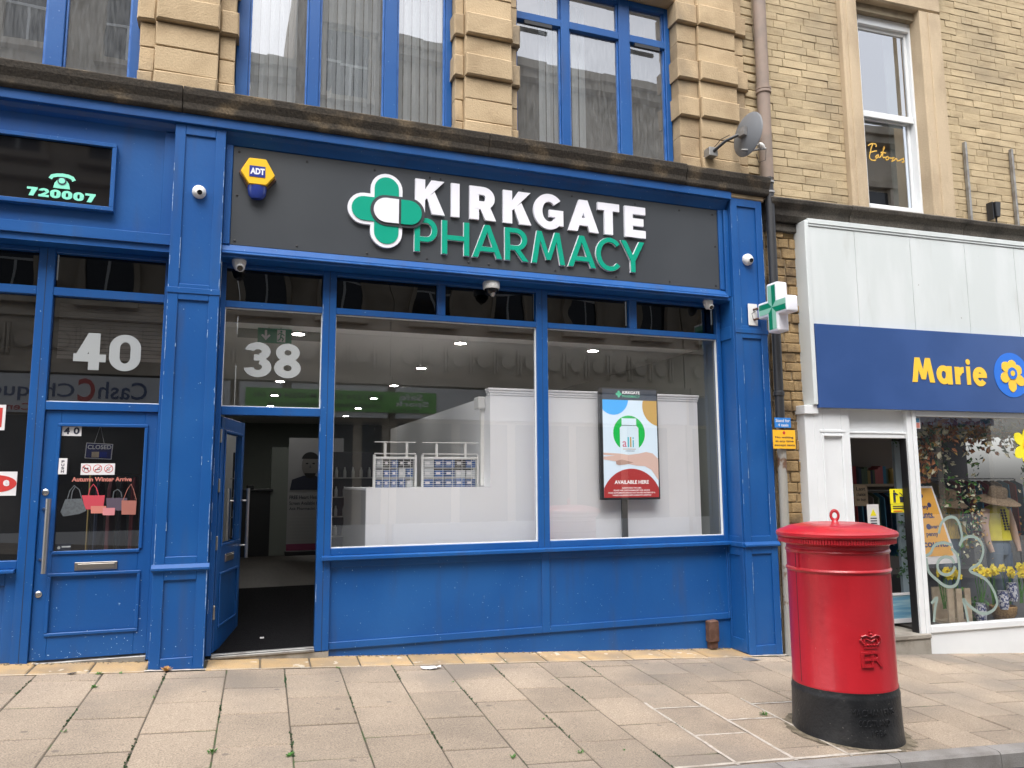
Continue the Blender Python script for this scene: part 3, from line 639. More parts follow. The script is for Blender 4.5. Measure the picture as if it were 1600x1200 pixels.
# stall riser
m = MB(); m.box(.79, .872, .282, .31, .012, .80); m.box(2.945, 3.03, .282, .31, .012, .80); m.box(5.128, 5.149, .282, .31, .012, .80)
for a, b in ((.872, 2.945), (3.03, 5.128)): m.box(a, b, .282, .31, .012, .075).box(a, b, .282, .31, .73, .80)
stall = m.build('stall_riser', 'blue', shop, bevel=.004)
for a, b in ((.872, 2.945), (3.03, 5.128)): MB().box(a, b, .2985, .33, .075, .73).build('riser_panel', 'blue', stall)
MB().box(.875, 5.149, .304, .36, -.4, .0115).build('plinth', 'blue', stall)
MB().box(-.158, .87, .262, .345, -.1, .012).build('door_sill', 'concrete', shop)
MB().box(-.112, .745, .25, .35, .0122, .034).box(-.112, .745, .275, .325, .034, .046).build('threshold', 'steel_dull', shop, bevel=.003)
# open door of number 38, hinged on the left and swung inwards
door = bpy.data.objects.new('door', None); COL.objects.link(door); door.parent = shop
DM = Matrix.Translation((-.098, .345, 0)) @ Matrix.Rotation(R(76), 4, 'Z')
door.location = -Vector(shop.location); door['_local'] = 1
def dp(mb, name, mat, bevel=.003, parent=None):
    o = mb.xf(DM).build(name, mat, None, bevel=bevel); o.parent = parent or door; return o
W38 = .84
m = MB().box(0, .115, 0, .045, .05, 2.095).box(W38 - .115, W38, 0, .045, .05, 2.095)
for a, b in ((.05, .25), (.70, .95), (1.97, 2.095)): m.box(.115, W38 - .115, .0, .045, a, b)
dp(m, 'door_leaf', 'blue')
dp(MB().box(.115, W38 - .115, .012, .03, .25, .70), 'door_panel', 'blue')
m = MB()
for a, b, c, d in ((.10, W38 - .10, .235, .262), (.10, W38 - .10, .688, .714), (.10, W38 - .10, .938, .964), (.10, W38 - .10, 1.956, 1.982)): m.box(a, b, -.012, -.0005, c, d)
for a, b in ((.10, .126), (W38 - .126, W38 - .10)): m.box(a, b, -.012, -.0005, .262, .688).box(a, b, -.012, -.0005, .964, 1.956)
dp(m, 'door_moulding', 'blue', .005)
o = MB().quad((.115, .02, .95), (W38 - .115, .02, .95), (W38 - .115, .02, 1.97), (.115, .02, 1.97)).xf(DM).build('door_glass', 'shop_glass', None); o.parent = door
dp(MB().box(.26, .56, -.010, 0, .79, .86).box(.28, .54, -.016, -.01, .803, .847), 'letter_plate', 'chrome_old')
dp(MB().tube([(W38 - .06, -.07, .78), (W38 - .06, -.07, 1.45)], .016, 10).tube([(W38 - .06, -.07, .90), (W38 - .06, 0, .90)], .01, 8).tube([(W38 - .06, -.07, 1.33), (W38 - .06, 0, 1.33)], .01, 8), 'pull_handle', 'steel', 0)
for z in (.33, .92, 1.42, 1.86): MB().box(-.112, -.094, .305, .347, z, z + .12).build('hinge', 'chrome_old', shop, bevel=.004)

# number 40
f40 = MB().box(-3.2, -.577, .102, .30, 3.545, 4.631).build('fascia', 'blue', shop40)
MB().sweepx([(.10, 4.631), (.03, 4.631), (.06, 4.60), (.10, 4.575)], -3.2, -.58).build('cove_moulding', 'blue', f40)
MB().box(-3.2, -.577, .065, .1015, 3.545, 3.640).build('fascia_bottom_rail', 'blue', f40, bevel=.004)
MB().box(-.665, -.577, .085, .1015, 3.64, 4.57).build('fascia_stile', 'blue', f40, bevel=.003)
MB().box(-3.2, -.577, .09, .30, 3.488, 3.544).build('soffit', 'blue', f40)
s40 = thing('shop_sign', 'black sign with mint telephone symbol and number 720007 in blue frame', 'sign', (-1.5, .05, 3.78))
MB().box(-3.1, -1.062, .062, .1012, 3.822, 4.346).build('sign_face', 'black_glass', s40)
MB().box(-3.1, -1.027, .03, .1013, 4.347, 4.38).box(-3.1, -1.027, .03, .1013, 3.785, 3.821).box(-1.061, -1.027, .0305, .1013, 3.8215, 4.3465).build('sign_frame', 'blue', s40, bevel=.003)
for i, ch in enumerate('720007'):
    pa = 42 + i * 18.3; pb = pa + 16.6
    za = at(pa, 291 + i * 2.2, .06)[1] ; zb = at(pa, 304.5 + i * 2.2, .06)[1]
    glyph(ch, at(pa, 298, .06)[0], at(pb, 298, .06)[0], zb, za, .0615, .003, .030, .019, 'mint', 'numeral', s40)
tx, tz = at(97, 283, .06)
MB().prism([(tx - .062, tz - .065), (tx + .062, tz - .065), (tx + .052, tz - .02), (tx + .03, tz + .012), (tx - .03, tz + .012), (tx - .052, tz - .02)], .058, .0615).build('telephone_symbol', 'mint', s40)
MB().prism(circ(tx, tz, .034, 16), .0545, .0575).build('telephone_dial_ring', 'ink', s40); MB().prism(circ(tx, tz, .024, 16), .052, .054).build('telephone_dial', 'mint', s40)
arc = circ(tx, tz - .075, .135, 12, 35, 145); 
MB().ribbon([(a, b - .0) for a, b in [(tx - .088, tz + .012), (tx - .075, tz + .035), (tx - .04, tz + .048), (tx, tz + .052), (tx + .04, tz + .048), (tx + .075, tz + .035), (tx + .088, tz + .012)]], .030, .0605).build('telephone_handset', 'mint', s40)
m = MB()
m.box(-1.594, -1.472, .262, .345, .0, 3.4875).box(-.618, -.577, .262, .345, .05, 3.4875)
for a, b in ((-3.2, -1.594), (-1.472, -.618)): m.box(a, b, .266, .34, ZR0, ZR1 + .012).box(a, b, .266, .34, ZT, 3.4875)
m.box(-1.472, -.618, .266, .34, 2.112, 2.182).box(-3.2, -1.594, .266, .34, .83, .895)
fr40 = m.build('window_frame', 'blue', shop40, bevel=.004)
MB().box(-1.535, -1.531, .2605, .2625, .02, 3.4875).build('frame_seam', 'navy_void', fr40)
for a, b in ((-3.2, -1.594), (-1.472, -.618)):
    MB().quad((a, .32, ZR1), (b, .32, ZR1), (b, .32, ZT), (a, .32, ZT)).build('transom_pane', 'transom_glass', fr40)
    MB().box(a, b, .40, .42, ZR1 - .03, ZT + .05).build('transom_backing', 'dark', fr40)
MB().quad((-3.2, .318, .895), (-1.594, .318, .895), (-1.594, .318, ZR0), (-3.2, .318, ZR0)).build('pane', 'shop_glass_dark', fr40)
MB().quad((-1.472, .318, 2.182), (-.618, .318, 2.182), (-.618, .318, ZR0), (-1.472, .318, ZR0)).build('pane', 'shop_glass_dark', fr40)
MB().box(-1.472, -.618, .29, .317, 2.182, 2.190).build('glazing_bead', 'white_paint', fr40)
m = MB().box(-3.2, -1.67, .282, .31, .10, .18).box(-3.2, -1.67, .282, .31, .70, .80).box(-1.67, -1.594, .282, .31, .10, .80); st40 = m.build('stall_riser', 'blue', shop40, bevel=.004)
MB().box(-3.2, -1.67, .2985, .33, .18, .70).build('riser_panel', 'blue', st40); MB().box(-3.2, -1.594, .304, .36, -.1, .099).build('plinth', 'blue', st40)
MB().sweepx([(.34, .829), (.24, .829), (.21, .82), (.21, .803), (.34, .80)], -3.2, -1.60).build('window_sill', 'blue', st40)
# door of number 40, closed
d40 = MB().box(-1.470, -1.352, .29, .335, .10, 2.110).box(-.72, -.620, .29, .335, .10, 2.110).box(-1.352, -.72, .29, .335, .10, .295).box(-1.352, -.72, .29, .335, .775, .935).box(-1.352, -.72, .29, .335, 1.99, 2.110).build('door', 'blue', shop40, bevel=.003)
MB().box(-1.352, -.72, .305, .325, .295, .775).build('door_panel', 'blue', d40)
m = MB()
for a, b, c, d in ((-1.376, -.69, .283, .31), (-1.376, -.69, .755, .782), (-1.36, -.708, .93, .958), (-1.376, -.69, 1.978, 2.005)): m.box(a, b, .276, .2895, c, d)
for a, b in ((-1.376, -1.349), (-.717, -.69)): m.box(a, b, .276, .2895, .31, .755).box(a, b, .276, .2895, .958, 1.978)
m.build('door_moulding', 'blue', d40, bevel=.005)
MB().quad((-1.352, .312, .935), (-.72, .312, .935), (-.72, .312, 1.99), (-1.352, .312, 1.99)).build('door_glass', 'shop_glass_dark', d40)
MB().tube([(-1.39, .205, .79), (-1.39, .205, 1.385)], .02, 12).tube([(-1.39, .205, .895), (-1.44, .29, .895)], .011, 8).tube([(-1.39, .205, 1.30), (-1.44, .29, 1.30)], .011, 8).build('pull_handle', 'steel', d40, smooth=True)
MB().box(-1.187, -.87, .280, .2895, .797, .862).box(-1.165, -.89, .273, .28, .808, .85).build('letter_plate', 'chrome_old', d40, bevel=.003)
for a, b in ((-1.432, 1.436), (-1.432, .62)): MB().lathe([(.026, 0), (.026, .006), (.016, .012), (.014, .02)], 14).xf(Matrix.Translation((a, .29, b)) @ Matrix.Rotation(PI / 2, 4, 'X')).build('lock', 'steel', d40, smooth=True)
MB().box(-1.472, -.618, .26, .36, .03, .085).build('threshold', 'steel_dull', shop40, bevel=.004)
# interior of number 40
rm = thing('dark_shop_interior', None, None, (-2, 1.5, 0), kind='structure')
MB().box(-3.4, -.45, 3.6, 3.7, -.1, 3.6).build('back_wall', 'dark_room', rm); MB().box(-3.4, -.45, .36, 3.7, -.1, .07).build('floor', 'dark_room', rm)
MB().box(-.50, -.40, .36, 3.7, -.1, 3.6).build('side_wall', 'dark_room', rm); MB().box(-3.4, -.45, .43, 3.7, 3.13, 3.25).build('ceiling', 'dark_room', rm)
blindw = thing('slatted_blind', 'brown slatted blind behind the glass above door 40', 'blind', (-1.05, .5, 2.5))
for i in range(14): MB().box(-1.46, -.63, .50, .512, 2.58 + i * .035, 2.61 + i * .035).build('slat', 'cloth_5', blindw)
wf = thing('clothes_rack', 'dim rack of dark garments inside shop 40', 'rack', (-1.0, 2.2, .07))
MB().tube([(-1.4, 2.2, .07), (-1.4, 2.2, 1.6), (-.7, 2.2, 1.6), (-.7, 2.2, .07)], .015, 8).build('rail', 'brass', wf)
for i in range(6): MB().loft([(-1.3 + i * .11, 2.2, .7, .04, .18), (-1.3 + i * .11, 2.2, 1.45, .035, .2), (-1.3 + i * .11, 2.2, 1.57, .02, .05)], 10).build('garment', CLOTH[(i * 3) % 8], wf, smooth=True)

rn = random.Random(8); fk = MB()
for (xa, xb, za, zb, y, n) in ((-1.46, -.63, .11, .7, .2755, 46), (-1.46, -.63, .11, .29, .2893, 26), (-.57, -.165, .0, .8, -.0008, 26), (.9, 5.1, -.2, .0, .3033, 60), (.9, 5.1, .08, .72, .2978, 40), (-.57, -.165, .9, 3.0, -.0008, 14)):
    for i in range(n):
        x, z = rn.uniform(xa, xb), za + (zb - za) * rn.random() ** 1.4; s_ = rn.uniform(.0015, .0045)
        fk.add([(x + s_ * math.cos(a) * rn.uniform(.6, 1.2), y, z + s_ * math.sin(a) * rn.uniform(.6, 1.4)) for a in (0, 1.2, 2.5, 3.8, 5.1)], [(0, 1, 2, 3, 4)])
fk.build('paint_flecks', 'wear', shop40, kind='stuff')
# notices on door 40
def decal(name, label, cat, x0, x1, z0, z1, y, mat, group=None, th=.003):
    o = thing(name, label, cat, ((x0 + x1) / 2, y, z0), group); MB().box(x0, x1, y - th, y, z0, z1).build('sheet', mat, o); return o
def A(px, py, y): return at(px, py, y)
YD = .3105
def rect(pxl, pyt, pxr, pyb, y):
    xa, zt_ = A(pxl, pyt, y); xb, _ = A(pxr, pyt, y); _, zb_ = A(pxl, pyb, y); return xa, xb, zb_, zt_
x0, x1, z0, z1 = rect(97.5, 665, 128, 681, YD); o = decal('number_label', 'white label reading 40 in corner of the door glass', 'label', x0, x1, z0, z1, YD, 'paper')
txt('4', x0 + .015, x0 + .058, z0 + .014, z1 - .012, YD - .0035, 'ink', 'numeral', o, .001, .03); txt('0', x0 + .085, x0 + .13, z0 + .014, z1 - .012, YD - .0035, 'ink', 'numeral', o, .001, .03)
x0, x1, z0, z1 = rect(93, 716, 106, 741, .288); o = decal('push_label', 'white vertical label reading push on door 40', 'label', x0, x1, z0, z1, .2755, 'paper')
for i, ch in enumerate('PUSH'): txt(ch, (x0 + x1) / 2 - .011, (x0 + x1) / 2 + .011, z1 - .038 - i * .027, z1 - .018 - i * .027, .272, 'ink', 'letter', o, .001, .03)
o = thing('closed_sign', 'navy closed sign hanging on strings inside door 40', 'sign', (-1.05, .33, 1.75))
x0, x1, z0, z1 = rect(135, 692.5, 177, 717, .34)
Mx = Matrix.Translation(((x0 + x1) / 2, 0, z1)) @ Matrix.Rotation(R(3), 4, 'Y') @ Matrix.Translation((-(x0 + x1) / 2, 0, -z1))
for a in (MB().box(x0, x1, .338, .343, z0, z1).xf(Mx).build('sign_border', 'paper', o), MB().box(x0 + .006, x1 - .006, .336, .3378, z0 + .006, z1 - .006).xf(Mx).build('sign_face', 'navy', o)): pass
cl = txt('CLOSED', x0 + .012, x1 - .012, z1 - .05, z1 - .014, .3355, 'paper', 'lettering', o, .001, .02)
MB().box(x0 + .045, x0 + .10, .3345, .3357, z0 + .012, z0 + .06).build('pale_patch', 'wood_pale', o); MB().box(x0 + .105, x0 + .16, .3345, .3357, z0 + .012, z0 + .06).build('clock_patch', 'adt_blue', o)
MB().tube([(x0 + .06, .34, z1), (x0 + .095, .34, z1 + .14)], .0018, 5).tube([(x0 + .135, .34, z1 - .004), (x0 + .10, .34, z1 + .14)], .0018, 5).build('string', 'paper', o)
x0, x1, z0, z1 = rect(127, 724, 180, 742, YD); o = decal('prohibition_notice', 'white notice with three red prohibition circles on door 40', 'notice', x0, x1, z0, z1, YD, 'paper')
for i in range(3):
    cx, cz, r = x0 + .042 + i * .083, (z0 + z1) / 2 + .004, .034
    MB().prism(circ(cx, cz, r, 24), YD - .0042, YD - .0035).build('red_ring', 'sign_red', o); MB().prism(circ(cx, cz, r - .005, 24), YD - .0056, YD - .0048).build('ring_centre', 'paper', o)
    if i == 0: MB().box(cx - .018, cx + .014, YD - .0068, YD - .006, cz - .004, cz + .008).box(cx - .018, cx - .014, YD - .0068, YD - .006, cz - .018, cz - .005).box(cx + .01, cx + .014, YD - .0068, YD - .006, cz - .018, cz - .005).box(cx - .026, cx - .019, YD - .0068, YD - .006, cz + .004, cz + .014).build('dog_symbol', 'ink', o)
    elif i == 1: MB().box(cx - .02, cx + .02, YD - .0068, YD - .006, cz - .009, cz - .003).ribbon([(cx + .018, cz + .002), (cx + .01, cz + .01), (cx + .016, cz + .016)], .003, YD - .0062).build('cigarette_symbol', 'ink', o)
    else: MB().ribbon(circ(cx, cz, .014, 10, 90, 330), .004, YD - .0062).build('food_symbol', 'ink', o)
    MB().ribbon([(cx - .021, cz + .021) if i == 0 else (cx - .021, cz - .021), (cx + .021, cz - .021) if i == 0 else (cx + .021, cz + .021)], .005, YD - .0074).build('red_bar', 'sign_red', o)
x0, x1, z0, z1 = rect(112.5, 745.5, 206, 752.5, YD)
txt('Autumn Winter Arrive', x0, x1, z0, z1, YD, 'salmon', 'window_lettering', None, .001, .03, tagkw=dict(label='salmon lettering Autumn Winter Arrive on the glass of door 40', cat='lettering'))
# printed handbags on the door glass: flat stickers
def bag(label, body, mat, handle, hmat='decal', hw=.007):
    pts = [A(px, py, YD) for px, py in body]; cx = sum(p[0] for p in pts) / len(pts)
    o = thing('handbag_sticker', label, 'sticker', (cx, YD, min(p[1] for p in pts)), 'printed handbags on door 40')
    pts2 = pts[::-1]
    global bag_k; bag_k += 1
    MB().prism(pts2, YD - .0010 - .0009 * bag_k, YD - .0003 - .0009 * bag_k).build('bag_body', mat, o)
    for h in handle: MB().ribbon([A(px, py, YD) for px, py in h], hw, YD - .0013 - .0009 * bag_k).build('bag_handle', hmat, o)
    return o
bag_k = 0
bag('red tote bag printed on door 40', [(128, 774), (164, 774), (161, 796), (133, 796)], 'bag_red', [[(138, 774), (141, 763), (146, 756.5), (151, 763), (154, 774)]], 'bag_red')
bag('grey handbag printed on door 40', [(102, 780), (128, 779), (135, 798), (124, 803), (99, 807), (94.5, 800)], 'bag_grey', [[(105, 781), (109, 767), (116, 758.5), (124, 765), (128, 780)], [(111, 781), (113, 768), (118, 760)]], 'bag_grey')
bag('dark purple handbag printed on door 40', [(166, 778), (199, 778), (197, 798), (167, 797)], 'bag_purple', [[(176.5, 778), (178, 768), (184, 764.5), (189, 769), (190.5, 777)]], 'bag_grey')
bag('brown shoulder bag printed on door 40', [(190, 782), (213.5, 782), (212, 804), (190, 804)], 'bag_brown', [[(192, 782), (199, 765), (205, 756), (209, 766), (213, 781)]], 'bag_brown', .005)
bag('long salmon purse printed on door 40', [(142, 790.5), (166, 790.5), (166, 802), (142, 802)], 'salmon', [])
bag('pale pink purse printed on door 40', [(161, 793.5), (180, 793.5), (179, 805), (160.5, 805)], 'pink', [])
x0, x1, z0, z1 = rect(88, 850, 111, 862, YD); o = decal('alarm_sticker', 'small dark sticker in bottom corner of door 40 glass', 'sticker', x0, x1, z0, z1, YD, 'navy_void')
MB().prism(circ(x0 + .02, (z0 + z1) / 2, .012, 12), YD - .0045, YD - .0035).build('emblem', 'decal', o); MB().box(x0 + .04, x0 + .105, YD - .0045, YD - .0035, z1 - .03, z1 - .018).build('print_line', 'decal', o)
YW = .3165
x0, x1, z0, z1 = rect(-14, 632, 10, 672, YW); o = decal('window_notice', 'upper red and white notice cut by left photo edge', 'notice', x0, x1, z0, z1, YW, 'paper'); MB().box(x0 + .01, x1 - .022, YW - .0045, YW - .0035, z0 + .025, z1 - .025).build('red_panel', 'sign_red', o)
x0, x1, z0, z1 = rect(-40, 737, 27.5, 775, YW); o = decal('window_notice', 'lower white notice with red oval at left photo edge', 'notice', x0, x1, z0, z1, YW, 'paper'); MB().prism(circ((x0 + x1) / 2, (z0 + z1) / 2, .15, 28, rz=.07), YW - .0045, YW - .0035).build('red_oval', 'sign_red', o)
txt('e', (x0 + x1) / 2 + .055, (x0 + x1) / 2 + .10, (z0 + z1) / 2 - .02, (z0 + z1) / 2 + .03, YW - .005, 'paper', 'letter', o, .001, .04)
def number(body, l, r, t, b, lab):
    x0, x1, z0, z1 = rect(l, t, r, b, YW); mid = (x0 + x1) / 2
    o = thing('house_number', lab, 'number', (mid, YW, z0)); g = .012
    glyph(body[0], x0, mid - g, z0, z1, YW, .0015, .082, .066, 'decal', 'numeral', o); glyph(body[1], mid + g, x1, z0, z1, YW, .0015, .082, .066, 'decal', 'numeral', o)
number('40', 117, 222, 519, 577, 'large frosted number 40 on glass above left door')
number('38', 383, 471, 533.5, 588.5, 'large frosted number 38 on glass above open door')

# ------------------------------------------------------------------ pharmacy interior
room = thing('pharmacy_room', None, None, (2.5, 3, .3), kind='structure')
MB().add([(-.12, .346, .03), (5.3, .346, .03), (5.3, 2.6, .30), (-.12, 2.6, .30)], [(0, 1, 2, 3)]).build('entrance_mat', 'mat_black', room)
MB().box(-.5, 5.4, 2.6, 14, .2, .30).build('floor', 'floor_wood', room)
MB().box(-.5, 5.4, .78, 14, 3.052, 3.12).build('ceiling', 'ceiling_white', room)
MB().box(-.5, 5.4, .43, .78, 3.16, 3.2).build('window_void', 'dark', room)
MB().box(-.5, 5.4, .775, .785, 3.045, 3.2).build('bulkhead', 'opp_dark', room)
MB().box(-.32, -.20, .36, 14, 0, 3.3).build('side_wall', 'interior_wall', room); MB().box(5.2, 5.3, .36, 14, -.4, 3.3).build('side_wall', 'interior_wall', room)
MB().box(-.5, 5.4, 14, 14.1, 0, 3.3).build('back_wall', 'interior_wall', room)
dlp = []
for xx, rw in ((.60, 'left'), (2.36, 'middle'), (4.0, 'right')):
    for j in range(6 if rw != 'right' else 1): dlp.append((xx + j * .02, 1.2 + 2.0 * j, '%s glowing ceiling downlight from the glass, %s row' % (ORD[j], rw)))
for k, (a, b, lab_) in enumerate(dlp):
    o = thing('downlight', lab_, 'downlight', (a, b, 3.052), 'ceiling downlights')
    MB().lathe([(.062, -.010), (.062, -.004)], 16, (a, b, 3.052)).build('lamp', 'downlight', o)
    MB().lathe([(.08, -.012), (.08, 0), (.063, 0), (.063, -.012)], 20, (a, b, 3.0515), cap=False).build('trim_ring', 'white_plastic', o)
MB().box(.0, .9, 1.1, 1.6, 3.046, 3.0515).build('ceiling_hatch', 'interior_wall', room)
# display partition behind the right-hand window
part = thing('display_partition', 'white display partition with moulded top behind right pharmacy window', 'partition', (3.9, .62, .1))
MB().prism([(1.237, .0), (5.03, .0), (5.03, 2.40), (2.51, 2.40), (2.51, 1.446), (1.237, 1.446)], .60, .64).build('front_panel', 'interior_white', part)
MB().box(2.502, 5.035, .592, .70, 2.401, 2.425).box(2.494, 5.04, .584, .70, 2.4255, 2.45).box(2.485, 5.045, .576, .70, 2.4505, 2.475).build('top_moulding', 'interior_white', part, bevel=.003)
MB().box(2.51, 2.60, .641, 6.0, .0, 2.399).build('return_wall', 'interior_white', part)
MB().box(2.47, 2.509, .80, .84, 1.46, 2.40).build('corner_trim', 'white_plastic', part, bevel=.004); MB().box(2.43, 2.509, .76, .92, 2.27, 2.40).build('trim_cap', 'white_plastic', part, bevel=.01)
ctr = thing('display_counter', 'white waist high display counter inside middle pharmacy window', 'counter', (1.9, .75, .1))
MB().box(1.239, 2.506, .642, 2.2, .0, 1.42).build('counter_body', 'grey_plastic', ctr); MB().box(1.237, 2.508, .642, 2.2, 1.421, 1.446).build('counter_top', 'interior_white', ctr, bevel=.003)
def rack(x0, x1, lab, cols, seedn):
    y = .95; o = thing('wire_rack', lab, 'rack', ((x0 + x1) / 2, y, 1.446)); zt = 1.762
    MB().box(x0, x0 + .024, y - .02, y + .02, 1.4475, zt + .02).box(x1 - .024, x1, y - .02, y + .02, 1.4475, zt + .02).box(x0 + .024, x1 - .024, y - .018, y + .018, zt - .022, zt).build('rack_frame', 'white_plastic', o, bevel=.003)
    a, b = x0 + (x1 - x0) * .24, x0 + (x1 - x0) * .74
    for q in (a, b): MB().box(q, q + .026, y - .012, y + .012, zt, zt + .145).build('header_post', 'white_plastic', o)
    for z in (zt + .027, zt + .147): MB().box(x0 + .01, x1 - .01, y - .018, y - .013, z, z + .010).build('header_rail', 'white_plastic', o)
    m = MB(); n = 13
    for i in range(n): m.tube([(x0 + .024, y - .012, 1.462 + i * .023), (x1 - .024, y - .012, 1.462 + i * .023)], .0022, 4)
    for i in range(1, cols + 1): q = x0 + .024 + (x1 - x0 - .048) * i / (cols + .6); m.tube([(q, y - .014, 1.447), (q, y - .014, zt - .02)], .0025, 4)
    m.build('wire_grid', 'white_plastic', o)
    rnd = random.Random(seedn)
    wcol = (x1 - x0 - .06) / cols
    for c in range(cols):
        for r_ in range(3):
            xa = x0 + .03 + c * wcol; hgt = rnd.uniform(.07, .095); z = 1.4475 + r_ * .103
            mt = rnd.choice(['case_white', 'case_blue', 'case_blue', 'case_blue'] if r_ < 2 else ['case_blue', 'case_blue', 'cabinet'])
            if c == 0 and r_ > 0: mt = 'case_white'
            bx = thing('spectacle_case_box', '%s box from left on %s shelf of the %s wire rack' % (ORD[c], ('bottom', 'middle', 'top')[r_], 'narrower' if x0 < 1.8 else 'wider'), 'box', (xa, y + .06, z), 'boxed products on the two wire racks')
            MB().box(xa + .005, xa + wcol - .008, y + .0, y + .12, z, z + hgt).build('carton', mt, bx)
            MB().box(xa + .016, xa + wcol * .55, y - .003, y - .0005, z + .03, z + .055).build('price_label', 'case_orange' if (r_ == 2 and x0 > 1.9) else 'paper', bx)
    MB().box(x0 + .026, x1 - .026, y + .13, y + .14, 1.4475, zt - .02).build('back_board', 'dark', o)
    for r_ in (1, 2): MB().box(x0 + .026, x1 - .026, y + .0, y + .13, 1.437 + r_ * .103, 1.4435 + r_ * .103).build('shelf', 'white_plastic', o)
rack(1.358, 1.813, 'narrower white wire rack of boxed goods, left of the two', 5, 3)
rack(1.861, 2.494, 'wider white wire rack with orange price labels, right of the two', 5, 5)
cab = thing('drinks_cabinet', 'dark glazed cabinet with pale bottles deep inside pharmacy', 'cabinet', (1.6, 4.6, .3))
MB().box(1.25, 2.0, 4.6, 5.1, .3, 1.95).build('cabinet_body', 'cabinet', cab)
rnd = random.Random(2)
for r_ in range(4):
    MB().box(1.27, 1.98, 4.50, 4.598, .72 + r_ * .28, .735 + r_ * .28).build('shelf', 'steel_dull', cab)
    for c in range(6):
        b_ = thing('bottle', '%s pale bottle from left on %s shelf of the dark cabinet' % (ORD[c], ('bottom', 'second', 'third', 'top')[r_]), 'bottle', (1.32 + c * .12, 4.55, .735 + r_ * .28), 'bottles in the dark cabinet')
        MB().lathe([(.022, 0), (.024, .01), (.024, .08 + rnd.uniform(0, .04)), (.011, .13), (.011, .15)], 10, (1.32 + c * .12, 4.55, .735 + r_ * .28)).build('bottle_body', 'bottle_pale', b_, smooth=True)
# digital screen on a stand
scr = thing('display_screen', 'portrait digital advertising screen on black pole in right pharmacy window', 'screen', (4.14, .62, .0))
MB().box(3.717, 4.438, .48, .525, 1.298, 2.512).build('screen_case', 'black_plastic', scr, bevel=.004)
YS = .479
def srect(a, b, c, d, mat, k, name): MB().box(a, b, YS - .0012 * k - .0008, YS - .0012 * k, c, d).build(name, mat, scr)
SX0, SX1, SZ0, SZ1 = 3.752, 4.420, 1.322, 2.380
srect(SX0, SX1, SZ0, SZ1, 'scr_white', 0, 'screen_picture'); srect(SX0, SX1, SZ1, 2.50, 'scr_dark', 0, 'screen_header')
def sprism(poly, mat, k, name):
    cl = []
    for x, z in poly: cl.append((min(max(x, SX0), SX1), min(max(z, SZ0), SZ1)))
    MB().prism(cl, YS - .0012 * k - .0008, YS - .0012 * k).build(name, mat, scr)
W_ = SX1 - SX0; H_ = SZ1 - SZ0
sprism([(SX0, SZ1)] + circ(SX0 + .13, SZ1 + .02, .185, 20, 185, 355), 'scr_blue', 1, 'blue_disc')
sprism(circ(SX1 + .04, SZ1 - .06, .22, 20, 95, 265), 'scr_gold', 1, 'gold_disc')
gcx, gcz = SX0 + W_ * .475, SZ0 + H_ * .655
sprism(circ(gcx, gcz, .195, 36), 'scr_green', 1, 'green_disc')
sprism([(gcx - .115, gcz - .29), (gcx + .115, gcz - .29), (gcx + .115, gcz + .06), (gcx + .09, gcz + .085), (gcx - .09, gcz + .085), (gcx - .115, gcz + .06)], 'scr_bottle', 2, 'bottle_picture')
sprism([(gcx - .09, gcz + .09), (gcx + .09, gcz + .09), (gcx + .09, gcz + .165), (gcx - .09, gcz + .165)], 'scr_bottle', 2, 'bottle_cap_picture')
srect(gcx - .095, gcx + .095, gcz + .083, gcz + .089, 'scr_ink', 3, 'cap_line')
for ch, a, mt in (('a', 0, 'scr_pink'), ('l', .062, 'scr_teal'), ('l', .092, 'scr_gold'), ('i', .122, 'scr_teal')):
    txt(ch, gcx - .085 + a, gcx - .085 + a + (.05 if ch == 'a' else .017), gcz - .15, gcz - (.085 if ch == 'a' else .04), YS - .0036, mt, 'lettering', scr, .0006, .01)
srect(gcx - .08, gcx + .075, gcz - .175, gcz - .168, 'scr_shade', 3, 'print_line'); srect(gcx - .05, gcx + .06, gcz - .195, gcz - .189, 'scr_ink', 3, 'print_line')
# the outstretched hand printed on the screen: palm up, four fingers to the left, thumb below, wrist to the right
hz = SZ0 + H_ * .375
sprism([(SX0 + .0, hz + .085), (SX0 + .0, hz + .062), (SX0 + .14, hz + .052), (SX0 + .0, hz + .042), (SX0 + .0, hz + .012), (SX0 + .15, hz - .01), (SX0 + .26, hz - .03), (SX0 + .40, hz - .055), (SX0 + .50, hz - .06), (SX0 + .58, hz - .10), (SX1, hz - .22), (SX1, hz + .02), (SX0 + .60, hz + .08), (SX0 + .52, hz + .095), (SX0 + .42, hz + .075), (SX0 + .30, hz + .062), (SX0 + .20, hz + .075)], 'scr_skin', 3, 'hand_picture')
sprism([(SX0 + .145, hz - .005), (SX0 + .15, hz - .04), (SX0 + .185, hz - .05), (SX0 + .28, hz - .04), (SX0 + .36, hz - .02), (SX0 + .22, hz + .012)], 'scr_shade', 4, 'thumb_picture')
sprism([(SX0, SZ0)] + [(SX1, SZ0)] + circ(SX0 + W_ * .5, SZ0 - .06, .37, 28, 15, 165), 'scr_red', 1, 'red_arc')
txt('AVAILABLE HERE', SX0 + .125, SX1 - .125, SZ0 + .145, SZ0 + .185, YS - .0026, 'scr_text', 'lettering', scr, .0006, .03)
for i, (s_, wd) in enumerate((('ALWAYS READ THE LABEL.', .24), ('PLEASE ASK OUR PHARMACIST FOR ADVICE', .44), ('FOOD SUPPLEMENTS SHOULD NOT BE USED INSTEAD OF A', .57), ('VARIED BALANCED DIET & HEALTHY LIFESTYLE', .47))):
    txt(s_, (SX0 + SX1) / 2 - wd / 2, (SX0 + SX1) / 2 + wd / 2, SZ0 + .095 - i * .026, SZ0 + .110 - i * .026, YS - .0026, 'scr_text', 'lettering', scr, .0006, .02)
